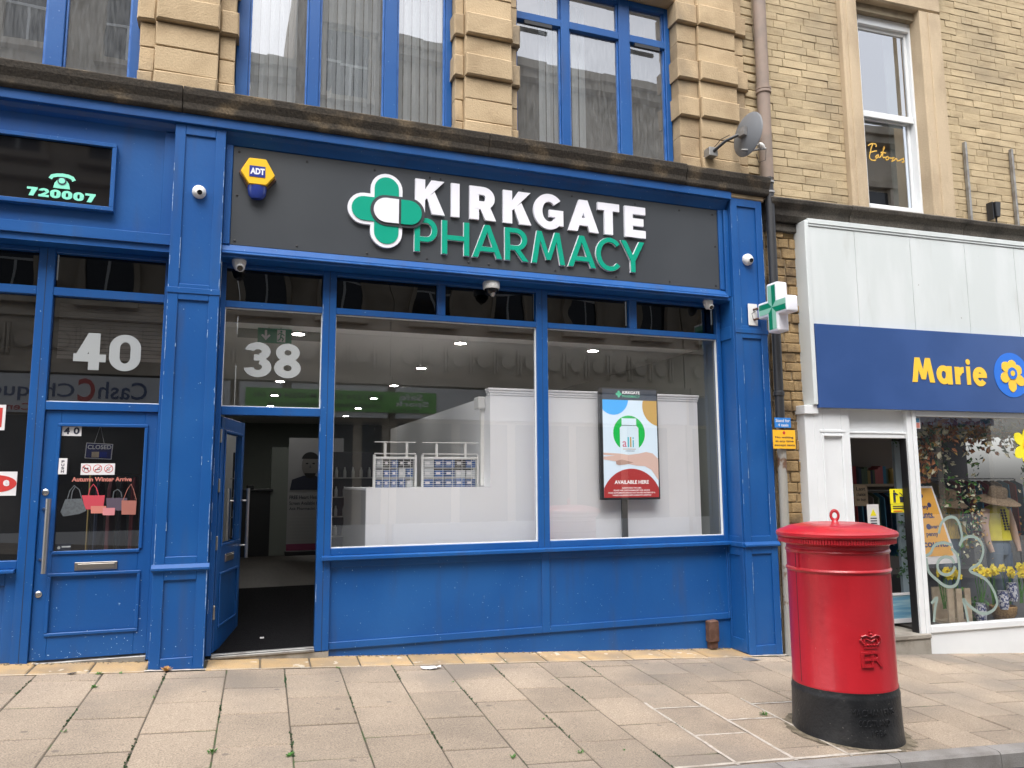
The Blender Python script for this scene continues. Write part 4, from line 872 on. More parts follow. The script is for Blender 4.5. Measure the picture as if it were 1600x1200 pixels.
txt('KIRKGATE', SX0 + .245, SX0 + .46, 2.447, 2.480, YS - .0016, 'scr_text', 'lettering', scr, .0006, .03); txt('PHARMACY', SX0 + .245, SX0 + .46, 2.408, 2.437, YS - .0016, 'scr_mint', 'lettering', scr, .0006, .01)
MB().prism(capsule(SX0 + .20, (2.406, 2.482), .014, True), YS - .0016, YS - .001).build('logo_mark', 'scr_mint', scr); MB().prism(capsule(2.444, (SX0 + .163, SX0 + .237), .014, False), YS - .0024, YS - .0018).build('logo_mark', 'scr_mint', scr)
MB().box(3.975, 4.037, .49, .53, .352, 1.297).box(3.80, 4.22, .41, .60, .333, .352).build('pole', 'black_plastic', scr, bevel=.003)
MB().box(1.25, 5.03, .40, .595, .2, .33).build('window_bed', 'interior_white', room)
# exit sign
x0, x1, z0, z1 = rect(403, 512, 456, 535, .95)
ex = thing('exit_sign', 'green emergency exit sign with arrow and running figure', 'sign', ((x0 + x1) / 2, .95, z0))
MB().box(x0, x1, .94, .955, z0, z1).build('sign_panel', 'green_dark', ex, bevel=.002); MB().box(x0 + .1, x0 + .11, .946, .95, z1, 3.05).box(x1 - .11, x1 - .1, .946, .95, z1, 3.05).build('hanger', 'steel_dull', ex)
q = x0 + .078; zc = (z0 + z1) / 2
MB().prism([(q, z0 + .025), (q + .045, zc), (q + .03, zc + .012), (q + .011, zc - .008), (q + .011, z1 - .02), (q - .011, z1 - .02), (q - .011, zc - .008), (q - .03, zc + .012), (q - .045, zc)], .937, .9395).build('arrow', 'paper', ex)
q = x0 + .225; MB().box(q - .04, q + .04, .937, .9395, z0 + .012, z1 - .012).build('doorway_symbol', 'paper', ex)
MB().prism(circ(q + .0, z1 - .03, .011, 10), .934, .9365).ribbon([(q, z1 - .045), (q - .005, zc - .005), (q + .02, zc - .028), (q + .012, z0 + .02)], .013, .9362).ribbon([(q - .005, zc - .005), (q - .012, zc - .035), (q - .035, z0 + .025)], .012, .9352).ribbon([(q - .035, zc + .008), (q - .015, zc + .028), (q + .01, zc + .02), (q + .03, zc + .005)], .009, .9342).build('running_figure', 'green_dark', ex)
# roll-up banner and counter seen through the open door
bn = thing('pull_up_banner', 'pull up banner with grey portrait and pink heart inside open doorway', 'banner', (1.0, 5.5, .3))
bx0, bz1 = at(452, 684, 5.5); _, bz0 = at(447, 868, 5.5); bx1 = bx0 + .84
pmat('banner_print', (.34, .34, .35), .7); MB().box(bx0, bx1, 5.5, 5.504, bz0 + .06, bz1).build('banner_sheet', 'banner_print', bn); MB().box(bx0 - .02, bx1 + .02, 5.42, 5.58, bz0, bz0 + .07).build('banner_base', 'black_plastic', bn, bevel=.01)
pmat('print_skin', (.19, .18, .175), .7); pmat('magenta', (.22, .04, .10), .7); MB().box(bx0, bx1, 5.496, 5.4985, bz0 + .065, bz0 + .17).build('magenta_strip', 'magenta', bn)
pcx = bx0 + .33; pz = bz1 - .45
MB().prism([(pcx - .30, pz - .36), (pcx + .28, pz - .36), (pcx + .22, pz - .20), (pcx + .08, pz - .14), (pcx - .10, pz - .14), (pcx - .27, pz - .20)], 5.4935, 5.496).build('shoulders_print', 'ink', bn)
MB().prism(circ(pcx, pz + .02, .13, 20, rz=.19), 5.491, 5.4933).build('face_print', 'print_skin', bn); MB().prism(circ(pcx, pz + .10, .135, 16, 10, 170, rz=.13), 5.4885, 5.4907).build('hair_print', 'dark', bn)
MB().prism(circ(pcx, pz - .10, .085, 14, 180, 360, rz=.08), 5.4885, 5.4907).build('beard_print', 'dark', bn)
for sg in (-1, 1): MB().prism(circ(pcx + sg * .05, pz + .05, .022, 10, rz=.012), 5.4885, 5.4907).build('eye_print', 'dark', bn)
MB().prism([(pcx - .018, pz - .02), (pcx + .018, pz - .02), (pcx, pz + .04)], 5.4885, 5.4907).build('nose_print', 'bag_grey', bn)
hx, hz2 = pcx + .27, pz - .26
MB().prism([(hx, hz2 - .12), (hx + .085, hz2 - .01), (hx + .08, hz2 + .05), (hx + .04, hz2 + .07), (hx, hz2 + .04), (hx - .04, hz2 + .07), (hx - .08, hz2 + .05), (hx - .085, hz2 - .01)], 5.4885, 5.4907).build('heart_print', 'magenta', bn)
for i, s_ in enumerate(('FREE Heart Health', 'Screen Available here', 'Ask Pharmacist today')): txt(s_, bx0 + .03, bx0 + .50 + .04 * i, pz - .50 - i * .09, pz - .445 - i * .09, 5.4983, 'ink', 'lettering', bn, .001, .01)
for i in range(11): MB().box(bx0 + .03, bx0 + .52 - .05 * (i % 3), 5.4965, 5.4985, pz - .78 - i * .05, pz - .765 - i * .05).build('print_line', 'grey_plastic', bn)
ct = thing('service_counter', 'dark service counter with small items deep inside the doorway', 'counter', (.4, 6.6, .3))
MB().box(-.19, .62, 6.6, 7.2, .3, 1.36).build('counter_body', 'cabinet', ct); MB().box(-.195, .66, 6.55, 7.2, 1.361, 1.40).build('counter_top', 'black_plastic', ct, bevel=.005)
MB().box(.62, .95, 6.62, 7.0, .3, 2.1).build('end_panel', 'interior_wall', ct)
tl = thing('card_terminal', 'small dark device on the service counter', 'device', (.3, 6.8, 1.4)); MB().box(.24, .36, 6.75, 6.85, 1.4, 1.47).build('device_body', 'black_plastic', tl, bevel=.01)
ltt = thing('litter', 'scrap of white litter on the black entrance mat', 'litter', (.33, .75, .09)); MB().box(.30, .335, .70, .72, .075, .085).xf(Matrix.Identity(4)).build('scrap', 'paper', ltt)

# ------------------------------------------------------------------ small fittings on the blue front
al = thing('alarm_box', 'yellow hexagonal alarm box reading ADT with blue beacon', 'alarm box', (.12, .05, 4.0))
hx = [A(px, py, .0) for px, py in ((389.5, 246), (416, 249), (430, 275), (416, 289.5), (389, 286.5), (376, 266))]
MB().prism(hx[::-1], .0, .06).build('alarm_cover', 'yellow', al, bevel=.006)
bk = [(x + (.012 if x > .12 else -.014), z + (.012 if z > 4.27 else -.012)) for x, z in hx]; MB().prism(bk[::-1], .0605, .0875).build('alarm_back', 'rust_brown', al)
wx0, wx1, wz0, wz1 = rect(390, 258, 415, 275, -.001)
MB().box(wx0, wx1, -.004, -.0005, wz0, wz1).build('badge', 'adt_blue', al); txt('ADT', wx0 + .008, wx1 - .005, wz0 + .022, wz1 - .02, -.0045, 'white_gloss', 'lettering', al, .001, .05)
MB().loft([(.118, .045, 4.04, .05, .03), (.118, .045, 4.07, .075, .04), (.118, .045, 4.13, .082, .042), (.118, .045, 4.16, .08, .042)], 14).build('beacon', 'beacon', al, smooth=True)
def eyeball(x, y, z, r, lab, aim):
    o = thing('security_camera', lab, 'camera', (x, y, z), 'small white security cameras')
    d = Vector(aim).normalized(); q = d.to_track_quat('Z', 'Y').to_matrix().to_4x4()
    return o, q
def wallcam(x, z, r, lab):
    o = thing('security_camera', lab, 'camera', (x, 0, z), 'small white security cameras')
    T = Matrix.Translation((x, .018, z)) @ Matrix.Rotation(PI / 2, 4, 'X')
    MB().lathe([(r, 0), (r, .02), (r * .96, .03), (r * .8, .045), (r * .6, .055)], 24).xf(T).build('housing', 'white_plastic', o, smooth=True)
    T2 = Matrix.Translation((x + .008, -.018, z - .012)) @ Matrix.Rotation(PI / 2 + .3, 4, 'X')
    MB().lathe([(r * .62, -.03), (r * .62, .01), (r * .5, .026), (r * .3, .032)], 20).xf(T2).build('eyeball', 'white_plastic', o, smooth=True)
    MB().lathe([(r * .36, .030), (r * .36, .036), (r * .2, .037)], 16).xf(T2).build('lens', 'black_glass', o, smooth=True)
wallcam(-.362, 4.03, .058, 'white wall camera on the left blue pilaster'); wallcam(5.37, 3.962, .066, 'white wall camera on the right blue pilaster')
def turret(x, y, lab, k=1.0, right=True):
    o = thing('security_camera', lab, 'camera', (x, y, 3.488), 'small white security cameras')
    MB().lathe([(.062 * k, 0), (.062 * k, -.02), (.056 * k, -.045), (.045 * k, -.07), (.03 * k, -.09)], 24, (x, y, 3.488)).build('housing', 'white_plastic', o, smooth=True)
    T = Matrix.Translation((x + .01, y - .02, 3.425)) @ Matrix.Rotation(2.2, 4, 'X')
    MB().lathe([(.042 * k, 0), (.040 * k, .02), (.03 * k, .032)], 18).xf(T).build('eyeball', 'white_plastic', o, smooth=True); MB().lathe([(.026 * k, .0325), (.02 * k, .036)], 14).xf(T).build('lens', 'black_glass', o)
turret(-.01, .16, 'white turret camera under the fascia above door 38'); turret(4.93, .16, 'white turret camera under the right end of fascia', .9)
o = thing('security_camera', 'round dome camera with smoked bubble under middle of fascia', 'camera', (2.38, .16, 3.488), 'small white security cameras')
MB().lathe([(.082, 0), (.085, -.01), (.085, -.06), (.08, -.072)], 28, (2.38, .16, 3.4875)).build('housing', 'white_plastic', o, smooth=True)
MB().lathe([(.07, -.0725), (.066, -.095), (.05, -.122), (.025, -.14), (.004, -.144)], 24, (2.38, .16, 3.4875)).build('bubble', 'black_glass', o, smooth=True)
MB().lathe([(.03, -.10), (.028, -.132), (.012, -.152)], 14, (2.385, .135, 3.4875)).build('lens', 'steel', o, smooth=True)
# rusty elbow at the foot of the right-hand panel
vt = thing('drain_elbow', 'rusty brown drain elbow at foot of the blue panel', 'pipe', (4.9, .27, -.25))
MB().prism([(4.83, -.21), (4.955, -.21), (4.955, .0), (4.94, .02), (4.83, .012)], .215, .303).build('elbow', 'rust_brown', vt, bevel=.015); MB().box(4.85, 4.94, .235, .30, -.275, -.21).build('outlet', 'rust_brown', vt)
# illuminated style pharmacy cross on a bracket
cr = thing('pharmacy_cross_sign', 'projecting green and white pharmacy cross on bracket at right pilaster', 'sign', (5.48, -.3, 3.1))
MB().box(5.335, 5.456, -.012, .0, 3.205, 3.452).build('wall_plate', 'white_plastic', cr, bevel=.003)
for z in (3.27, 3.385): MB().tube([(5.40, -.012, z), (5.44, -.08, z + .01), (5.48, -.16, z)], .012, 6).build('bracket_arm', 'rust_brown', cr)
MB().tube([(5.39, -.02, 3.27), (5.35, -.05, 3.33), (5.42, -.08, 3.38)], .004, 5).build('cable', 'dark', cr)
XF = 5.415
def yz(px, py):
    X, Z = (px - 800) / 1202, (600 - py) / 1202; d = fw + rt * X + up * Z; t = XF / d.x; return -7 + d.y * t, 1.5 + d.z * t
ya, zc_ = yz(1184, 487); yb, _ = yz(1230, 468); cyc, czc = yz(1205.5, 478)
HY = (ya - yb) / 2; cyc = (ya + yb) / 2; zt_ = yz(1205, 442)[1]; zb_ = yz(1207, 519)[1]; HZ = (zt_ - zb_) / 2; czc = (zt_ + zb_) / 2; aw = HY * .36
def crosspoly(hy, hz, a, r=.03):
    P = [(-a, -hz), (a, -hz), (a, -a), (hy, -a), (hy, a), (a, a), (a, hz), (-a, hz), (-a, a), (-hy, a), (-hy, -a), (-a, -a)]
    return P
m = MB(); P = crosspoly(HY, HZ, aw)
m.prism(P, 0, .14); TM = Matrix.Translation((XF, cyc, czc)) @ Matrix.Rotation(-PI / 2, 4, 'Z')
m.xf(TM).build('cross_case', 'white_gloss', cr, bevel=.022, seg=3, smooth=True)
m = MB(); s_ = .028
for sg in (1, -1):
    pass
dk = MB(); pl = MB(); i_ = aw - s_
for k in range(4):
    rot = Matrix.Rotation(k * PI / 2, 4, 'Y'); Lr = (HZ if k % 2 == 0 else HY) - s_
    for t_, (sa, sb_) in ((dk, (0, i_)), (pl, (-i_, 0))):
        e = i_ if sa == 0 else -i_
        mm = MB().prism([(0, 0), (e, i_), (e, Lr), (0, Lr)] if e > 0 else [(0, 0), (0, Lr), (e, Lr), (e, i_)], -.004, -.001); mm.xf(rot); t_.add(mm.v, mm.f)
dk.xf(TM).build('dark_green_segments', 'green_dark', cr); pl.xf(TM).build('pale_green_segments', 'green_pale', cr)
# satellite dish
sdh = thing('satellite_dish', 'dark grey mesh satellite dish on the stone pier beside the downpipe', 'satellite dish', (4.93, .0, 5.1))
MB().box(4.875, 4.985, -.06, .05, 5.10, 5.20).build('wall_bracket', 'steel_dull', sdh, bevel=.004)
MB().tube([(4.93, -.05, 5.15), (5.02, -.16, 5.24), (5.14, -.22, 5.30)], .018, 8).build('mast', 'pipe_black', sdh, smooth=True)
nd = Vector((.86, .10, -.10)).normalized(); Q = nd.to_track_quat('Z', 'Y').to_matrix().to_4x4(); DMx = Matrix.Translation((5.215, -.23, 5.335)) @ Q
pr = [(.001, 0)] + [(.218 * t, .055 * t * t) for t in (.25, .5, .7, .85, .95, 1)] + [(.225, .062), (.218, .064)] + [(.213 * t, .055 * t * t + .007) for t in (.95, .7, .4)] + [(.001, .007)]
MB().lathe(pr, 40, sy=1.15).xf(DMx).build('dish', 'dish_grey', sdh, smooth=True)
MB().box(-.05, .05, -.05, .05, -.045, -.001).xf(DMx).build('dish_mount', 'steel_dull', sdh)
MB().tube([(5.16, -.24, 5.12), (5.30, -.26, 5.13), (5.47, -.27, 5.17)], .013, 6).build('feed_arm', 'steel_dull', sdh)
MB().lathe([(.03, 0), (.036, .02), (.036, .05), (.02, .07)], 14).xf(Matrix.Translation((5.43, -.27, 5.17)) @ Matrix.Rotation(-.9, 4, 'Y')).build('receiver', 'white_plastic', sdh, smooth=True)
MB().tube([(5.47, -.27, 5.15), (5.48, -.24, 5.05), (5.42, -.2, 5.03), (5.36, -.24, 5.10)], .004, 5).build('cable', 'dark', sdh); MB().tube([(4.95, -.03, 5.2), (5.0, -.1, 5.28), (5.08, -.16, 5.32)], .004, 5).build('cable', 'dark', sdh)
# downpipes
dpz = thing('downpipe', 'tan painted downpipe between sandstone pier and brick wall', 'pipe', (5.70, .03, 4.95))
MB().tube([(5.705, .02, 4.96), (5.715, .02, 7.8)], .073, 18).build('pipe', 'pipe_tan', dpz, smooth=True)
for z in (6.02, 6.06): MB().lathe([(.073, -.02), (.088, -.015), (.088, .015), (.073, .02)], 20, (5.71, .02, z)).build('collar', 'pipe_tan', dpz, smooth=True)
dpb = thing('downpipe', 'black downpipe running down beside the right blue pilaster', 'pipe', (5.68, -.0, 2.1))
MB().tube([(5.70, .0, 4.98), (5.692, -.02, 4.80), (5.685, -.02, 2.15)], .05, 16).build('pipe', 'pipe_black', dpb, smooth=True)
for z in (4.78, 4.90): MB().lathe([(.05, -.012), (.058, -.01), (.058, .01), (.05, .012)], 18, (5.692, -.02, z)).build('collar', 'grey_plastic', dpb, smooth=True)
MB().lathe([(.05, -.03), (.06, -.02), (.06, .02), (.05, .03)], 18, (5.685, -.02, 2.45)).build('collar', 'pipe_black', dpb, smooth=True)
dpr = thing('downpipe', 'grey rust streaked pipe behind the red pillar box', 'pipe', (5.66, -.02, -.4))
MB().tube([(5.685, -.02, 2.145), (5.675, -.02, .9), (5.66, -.02, -.38)], .048, 14).build('pipe', 'pipe_rust', dpr, smooth=True)
pb_ = thing('parking_sign', 'small blue plate reading Stand for 4 taxis on pipe', 'sign', (5.65, -.09, 2.07)); MB().box(5.548, 5.765, -.094, -.09, 2.068, 2.176).build('plate', 'sign_blue', pb_, bevel=.001)
txt('Stand for', 5.562, 5.75, 2.128, 2.162, -.0945, 'paper', 'lettering', pb_, .001, .015); txt('4 taxis', 5.59, 5.73, 2.082, 2.113, -.0945, 'paper', 'lettering', pb_, .001, .015)
py_ = thing('parking_sign', 'yellow plate reading No waiting at any time except taxis', 'sign', (5.66, -.09, 1.84)); MB().box(5.518, 5.815, -.094, -.09, 1.838, 2.042).build('plate', 'sign_amber', py_, bevel=.001)
MB().prism(circ(5.665, 2.012, .018, 16), -.0955, -.0945).build('roundel', 'sign_red', py_)
for i, (s_, hw) in enumerate((('No waiting', .12), ('at any time', .12), ('except taxis', .135))): txt(s_, 5.667 - hw, 5.667 + hw, 1.945 - i * .043, 1.975 - i * .043, -.0945, 'ink', 'lettering', py_, .001, .015)
for p_, z in ((pb_, 2.12), (py_, 1.93)): MB().box(5.64, 5.72, -.0895, -.07, z, z + .02).build('clip', 'steel_dull', p_)

# ------------------------------------------------------------------ right-hand building (local frame: x along its front, y into it)
rb = thing('brick_building', 'narrow coursed yellow stone brick building with white sash window on the right', 'building', right=True)
MB().box(-.06, .42, .125, .4, -.6, 4.6).box(-.06, 1.40, .125, .4, 4.6, 8).box(2.42, 6.2, .125, .4, 4.6, 9.6).box(1.40, 2.42, .125, .4, 7.42, 9.6).box(.42, 6.2, .125, .4, 4.0, 4.6).build('wall_core', 'mortar', rb)
nb = 0; rest = MB(); rnd = random.Random(11)
z = 4.72; row = 0
while z < 9.4:
    h = rnd.uniform(.088, .108); x = -.05 - rnd.uniform(0, .25)
    while x < 5.2:
        ln = rnd.choice([rnd.uniform(.16, .26), rnd.uniform(.28, .42), rnd.uniform(.36, .52)])
        a, b = max(x, -.05), x + ln
        for lo_, hi_ in ((1.16, 2.73),):
            if z < 7.9:
                if a < lo_ < b: b = lo_ - .002
                if a < hi_ < b and a >= lo_: a = hi_ + .002
                elif lo_ <= a < hi_ and b <= hi_: a = b
        if b - a > .04:
            m = MB().chbox(a + .003, b - .003, z + .0025, z + h - .002, .2, .106 + rnd.uniform(-.0035, .004), .0035, .003)
            if nb < 292: m.build('brick', 'brick', rb); nb += 1
            else: rest.add(m.v, m.f)
        x += ln
    z += h
z = -.55; low = MB()
while z < 4.5:
    h = rnd.uniform(.10, .125); x = -.06
    while x < .44:
        ln = rnd.uniform(.14, .40); m = MB().chbox(max(x, -.05) + .005, min(x + ln, .46) - .005, z + .005, z + h - .004, .2, .1 + rnd.uniform(-.012, .014), .010, .005); low.add(m.v, m.f); x += ln
    z += h
low.build('rough_brickwork', 'brick_low', rb, kind='stuff')
if rest.v: rest.build('upper_brickwork', 'brick', rb, kind='stuff')
# string course above the shop
CP = [(.2, 4.47), (.02, 4.47), (.0, 4.50), (-.02, 4.53), (-.03, 4.60), (-.09, 4.655), (-.105, 4.70), (-.08, 4.718), (.2, 4.74)]
for a, b, d in ((-.07, 1.03, 0), (1.035, 2.75, .012), (2.755, 5.0, .004)):
    MB().sweepx([(y - d, zz) for y, zz in CP], a, b).build('string_course', 'ledge_grey', rb, bevel=.006)
MB().chbox(-.06, .40, 4.36, 4.468, .2, .06, .012, .004).build('corbel_stone', 'ledge_grey', rb)
# sash window
sw = MB().chbox(1.155, 1.40, 4.722, 7.52, .2, .02, .02).build('window', 'surround', rb)
MB().chbox(2.385, 2.73, 4.722, 7.52, .2, .02, .02).build('surround_jamb', 'surround', sw); MB().chbox(1.155, 2.73, 7.525, 7.9, .2, .02, .02).build('surround_head', 'surround', sw)
MB().chbox(1.22, 1.33, 4.73, 7.5, .03, .002, .012).build('surround_fillet', 'surround', sw); MB().chbox(2.50, 2.66, 4.73, 7.5, .03, .002, .012).build('surround_fillet', 'surround', sw)
MB().sweepx([(.03, 7.9), (-.03, 7.9), (-.06, 7.98), (.03, 8.0)], 1.1, 2.8).build('hood_mould', 'surround', sw)
m = MB().box(1.402, 1.56, .20, .32, 4.75, 7.42).box(2.362, 2.52, .20, .32, 4.75, 7.42).box(1.56, 2.362, .20, .32, 7.30, 7.42).box(1.56, 2.362, .20, .32, 4.75, 4.88)
m.build('sash_box', 'white_paint', sw, bevel=.006)
def sash(z0, z1, y, nm):
    MB().box(1.561, 1.60, y, y + .04, z0, z1).box(2.322, 2.361, y, y + .04, z0, z1).box(1.60, 2.322, y, y + .04, z1 - .045, z1).box(1.60, 2.322, y, y + .04, z0, z0 + .06).build(nm, 'white_paint', sw, bevel=.004)
    MB().quad((1.60, y + .02, z0 + .06), (2.322, y + .02, z0 + .06), (2.322, y + .02, z1 - .045), (1.60, y + .02, z1 - .045)).build('pane', 'sash_glass', sw)
sash(6.09, 7.299, .245, 'upper_sash'); sash(4.881, 6.10, .29, 'lower_sash'); MB().box(1.56, 2.362, .225, .2445, 6.055, 6.14).build('meeting_rail', 'white_paint', sw, bevel=.005)
MB().box(1.3, 2.6, .7, .75, 4.6, 7.6).build('curtain_backing', 'dark_room', sw); MB().box(2.14, 2.36, .40, .42, 4.8, 7.35).build('curtain', 'interior_wall', sw); MB().box(1.56, 2.36, .40, .60, 4.9, 4.99).build('inner_sill', 'wood_pale', sw)
for a, lab in ((2.985, 'left of two upright grey metal battens on the brick wall'), (3.765, 'right of two upright grey metal battens on the brick wall')):
    o = thing('metal_batten', lab, 'batten', right=True); MB().box(a, a + .022, .045, .092, 4.72, 5.82).box(a + .0225, a + .05, .06, .092, 4.72, 5.82).build('channel', 'steel_dull', o, bevel=.003)
o = thing('wall_lamp', 'small black wall lamp standing above the grey string course', 'lamp', right=True)
MB().prism([(3.34, 4.83), (3.40, 4.83), (3.425, 5.03), (3.33, 5.03)], -.02, .06).build('lamp_head', 'black_plastic', o, bevel=.006); MB().tube([(3.37, .02, 4.72), (3.37, .02, 4.83)], .012, 6).box(3.30, 3.315, -.0, .09, 4.80, 5.03).build('lamp_bracket', 'black_plastic', o)

# white shopfront on the right
ws = thing('white_shopfront', 'white painted charity shopfront with pale panelled fascia and open door', 'shopfront', right=True)
fb = MB().box(.37, 5.0, -.055, .12, 2.30, 4.44).build('fascia_box', 'white_old', ws)
for a, b in ((.405, 1.05), (1.055, 1.86), (1.865, 2.7), (2.705, 3.5), (3.505, 4.9)): MB().box(a, b - .001, -.066, -.0555, 3.262, 4.405).build('fascia_panel', 'white_old', fb, bevel=.0015)
MB().box(.345, .40, -.09, .118, 2.335, 4.47).build('fascia_stile', 'white_old', fb, bevel=.006)
MB().box(.40, 5.0, -.085, .05, 4.441, 4.50).box(.40, 5.0, -.076, .05, 4.413, 4.440).build('fascia_top_rail', 'white_old', fb, bevel=.004)
ms = thing('shop_sign', 'dark blue charity shop sign with yellow word Marie and daffodil logo', 'sign', right=True)
MB().box(.402, 5.0, -.098, -.056, 2.30, 3.258).build('sign_board', 'marie_blue', ms, bevel=.002)
for ch, a, b, lo_, hi_ in (('M', 1.722, 2.053, 2.632, 2.925), ('a', 2.085, 2.318, 2.618, 2.846), ('r', 2.362, 2.508, 2.624, 2.842), ('i', 2.54, 2.604, 2.624, 2.935), ('e', 2.636, 2.855, 2.610, 2.846)):
    glyph(ch, a, b, lo_, hi_, -.0985, .004, .074, .066, 'marie_yellow', 'letter', ms)
lcx, lcz = 3.25, 2.765; MB().prism(circ(lcx, lcz, .277, 40), -.103, -.0985).build('logo_disc', 'logo_blue', ms)
def petal(mb, cx, cz, a, r0_, r1_, wd, y0, y1):
    ca, sa = math.cos(R(a)), math.sin(R(a)); P = []
    for t, k in ((0, .35), (.25, .8), (.5, 1), (.75, .9), (.92, .5), (1, 0)): P.append((r0_ + (r1_ - r0_) * t, wd / 2 * k))
    P = P + [(x, -y) for x, y in P[-2::-1]]
    mb.prism([(cx + x * ca - y * sa, cz + x * sa + y * ca) for x, y in P][::-1], y0, y1)
for i, (a, l_) in enumerate(((-92, .235), (-35, .23), (25, .17), (85, .17), (140, .19), (205, .20))):
    m = MB(); petal(m, lcx, lcz + .02, a, .045, l_, .13, -.108 - .0008 * i, -.1035); m.build('logo_petal', 'marie_yellow', ms)
MB().prism(circ(lcx, lcz + .02, .075, 14), -.1165, -.113).build('logo_ring', 'logo_blue', ms); MB().prism(circ(lcx, lcz + .02, .035, 14), -.1195, -.117).build('logo_centre', 'marie_yellow', ms)
# pilaster
m = MB(); panel_front(m, .375, .850, -.5, 2.30, [(.49, .735, -.2, 1.985)], -.03, .02); pw = m.build('pilaster', 'white_paint', ws, bevel=.004)
MB().box(.376, .849, -.0098, .13, -.5, 2.299).build('pilaster_core', 'white_paint', pw)
MB().box(.255, .3755, -.028, .125, -.5, 2.23).build('pilaster_side', 'white_paint', pw, bevel=.004); MB().box(.235, .42, -.06, .13, 2.231, 2.33).build('capital_block', 'white_paint', pw, bevel=.005)
m = MB()
for a, b, c, d in ((.465, .49, -.2, 2.01), (.735, .76, -.2, 2.01), (.49, .735, 1.985, 2.01)): m.box(a, b, -.042, -.0305, c, d)
m.box(.44, .785, -.038, -.0305, 2.03, 2.06); m.build('panel_moulding', 'white_paint', pw, bevel=.004)
MB().box(.851, 1.80, .03, .12, 2.03, 2.30).build('door_head', 'white_paint', ws); MB().box(.851, 1.70, .0, .0295, 2.025, 2.045).box(.851, 1.66, .01, .12, 1.975, 2.024).build('door_track', 'white_paint', ws, bevel=.003)
MB().box(1.665, 1.735, -.03, .09, -.24, 2.299).box(1.737, 1.790, -.045, .05, -.24, 2.299).build('door_post', 'white_paint', ws, bevel=.005); MB().box(1.65, 1.664, .0, .09, -.24, 1.974).build('door_seal', 'dark', ws)
MB().box(1.791, 5.0, -.045, .05, 2.235, 2.2995).build('window_head', 'white_paint', ws, bevel=.004)
MB().box(1.791, 5.0, -.055, .05, -.235, -.16).build('window_sill', 'white_paint', ws, bevel=.006); MB().box(1.765, 5.0, -.035, .05, -.75, -.236).build('stall_riser', 'white_paint', ws)
MB().quad((1.791, .0, -.16), (5.0, .0, -.16), (5.0, .0, 2.235), (1.791, .0, 2.235)).build('pane', 'shop_glass', ws)
MB().box(.851, 1.764, -.06, .9, -.60, -.285).build('step', 'concrete', ws, bevel=.006); MB().box(.851, 1.764, -.075, .9, -.284, -.236).build('step_tread', 'concrete', ws, bevel=.006)
# interior of the charity shop
cs = thing('charity_shop_room', None, None, kind='structure', right=True)
MB().box(.3, 8, 5.0, 5.1, -.6, 2.6).build('back_wall', 'dark_room', cs); MB().box(.3, 8, .13, 5.0, 2.31, 2.4).build('ceiling', 'opp_light', cs); MB().box(1.80, 8, .06, 5.0, -.5, -.22).build('floor', 'floor_wood', cs); MB().box(.86, 1.80, .905, 5.0, -.5, -.24).build('floor', 'floor_wood', cs)
MB().box(.30, .40, .13, 5.0, -.6, 2.6).build('side_wall', 'dark_room', cs)
# open pale door / panel inside the entrance with ivy
o = thing('pale_panel', 'pale blue grey panel standing inside the charity shop entrance', 'panel', right=True)
MB().box(1.955, 2.225, .50, .54, -.215, 1.97).build('panel', 'door_bluegrey', o); o = thing('painting', 'framed seascape painting low inside the charity shop entrance', 'painting', right=True); MB().box(1.60, 2.10, .42, .44, -.15, .12).build('canvas', 'sea', o); MB().box(1.58, 2.12, .41, .45, .121, .145).build('frame_rail', 'paper', o); MB().box(1.58, 2.12, .41, .45, -.20, -.151).build('frame_rail', 'paper', o)
def leaves(o, name, pts, mats, n, spread, size, seed_):
    rn = random.Random(seed_); ms_ = {m_: MB() for m_ in mats}
    for i in range(n):
        t = rn.random() * (len(pts) - 1); k = int(t); f = t - k; a, b = pts[k], pts[min(k + 1, len(pts) - 1)]
        p = Vector(a).lerp(Vector(b), f) + Vector((rn.gauss(0, spread), rn.gauss(0, spread * .5), rn.gauss(0, spread)))
        s_ = size * rn.uniform(.6, 1.3); q = Matrix.Rotation(rn.uniform(0, 6.28), 4, 'Y') @ Matrix.Rotation(rn.uniform(-.9, .9), 4, 'X') @ Matrix.Rotation(rn.uniform(-.8, .8), 4, 'Z')
        v = [p + (q @ Vector(c)) for c in ((0, 0, -s_), (s_ * .55, -.2 * s_, -s_ * .2), (s_ * .25, 0, s_ * .35), (0, .1 * s_, s_), (-s_ * .3, 0, s_ * .3), (-s_ * .55, -.2 * s_, -s_ * .2))]
        ms_[rn.choice(mats)].add(v, [(0, 1, 2, 3), (0, 3, 4, 5)])
    for m_ in mats:
        if ms_[m_].v: ms_[m_].build(name, m_, o, kind='stuff')
ivy = thing('ivy_garland', 'dark ivy trailing down pale panel in the shop entrance', 'ivy', right=True); leaves(ivy, 'leaf_cluster', [(2.0, .46, 1.0), (2.06, .46, .78), (1.95, .46, .5), (2.02, .46, .32)], ['leaf_dark'], 90, .06, .032, 3); leaves(ivy, 'leaf_cluster', [(1.93, .46, 1.95), (2.24, .46, 1.92)], ['leaf_dark'], 26, .02, .025, 4)
bks = thing('book_shelf', 'dim shelf of dark books seen through charity shop entrance', 'shelf', right=True)
MB().box(2.7, 4.2, 2.6, 2.9, 1.39, 1.43).build('shelf_board', 'wood_pale', bks); MB().box(2.7, 4.2, 2.92, 2.95, .0, 2.2).build('shelf_back', 'cloth_5', bks); x = 3.02; rn = random.Random(5); bk_ = 0
while x < 3.78:
    wd = rn.uniform(.038, .062); bk_ += 1; bo = thing('book', '%s book from the left on dim shelf in charity entrance' % ORD[bk_ - 1], 'book', group='books on the shelf', right=True); MB().box(x, x + wd - .003, 2.60, 2.8, 1.4305, 1.4305 + rn.uniform(.2, .28)).build('book_block', rn.choice(CLOTH), bo); x += wd
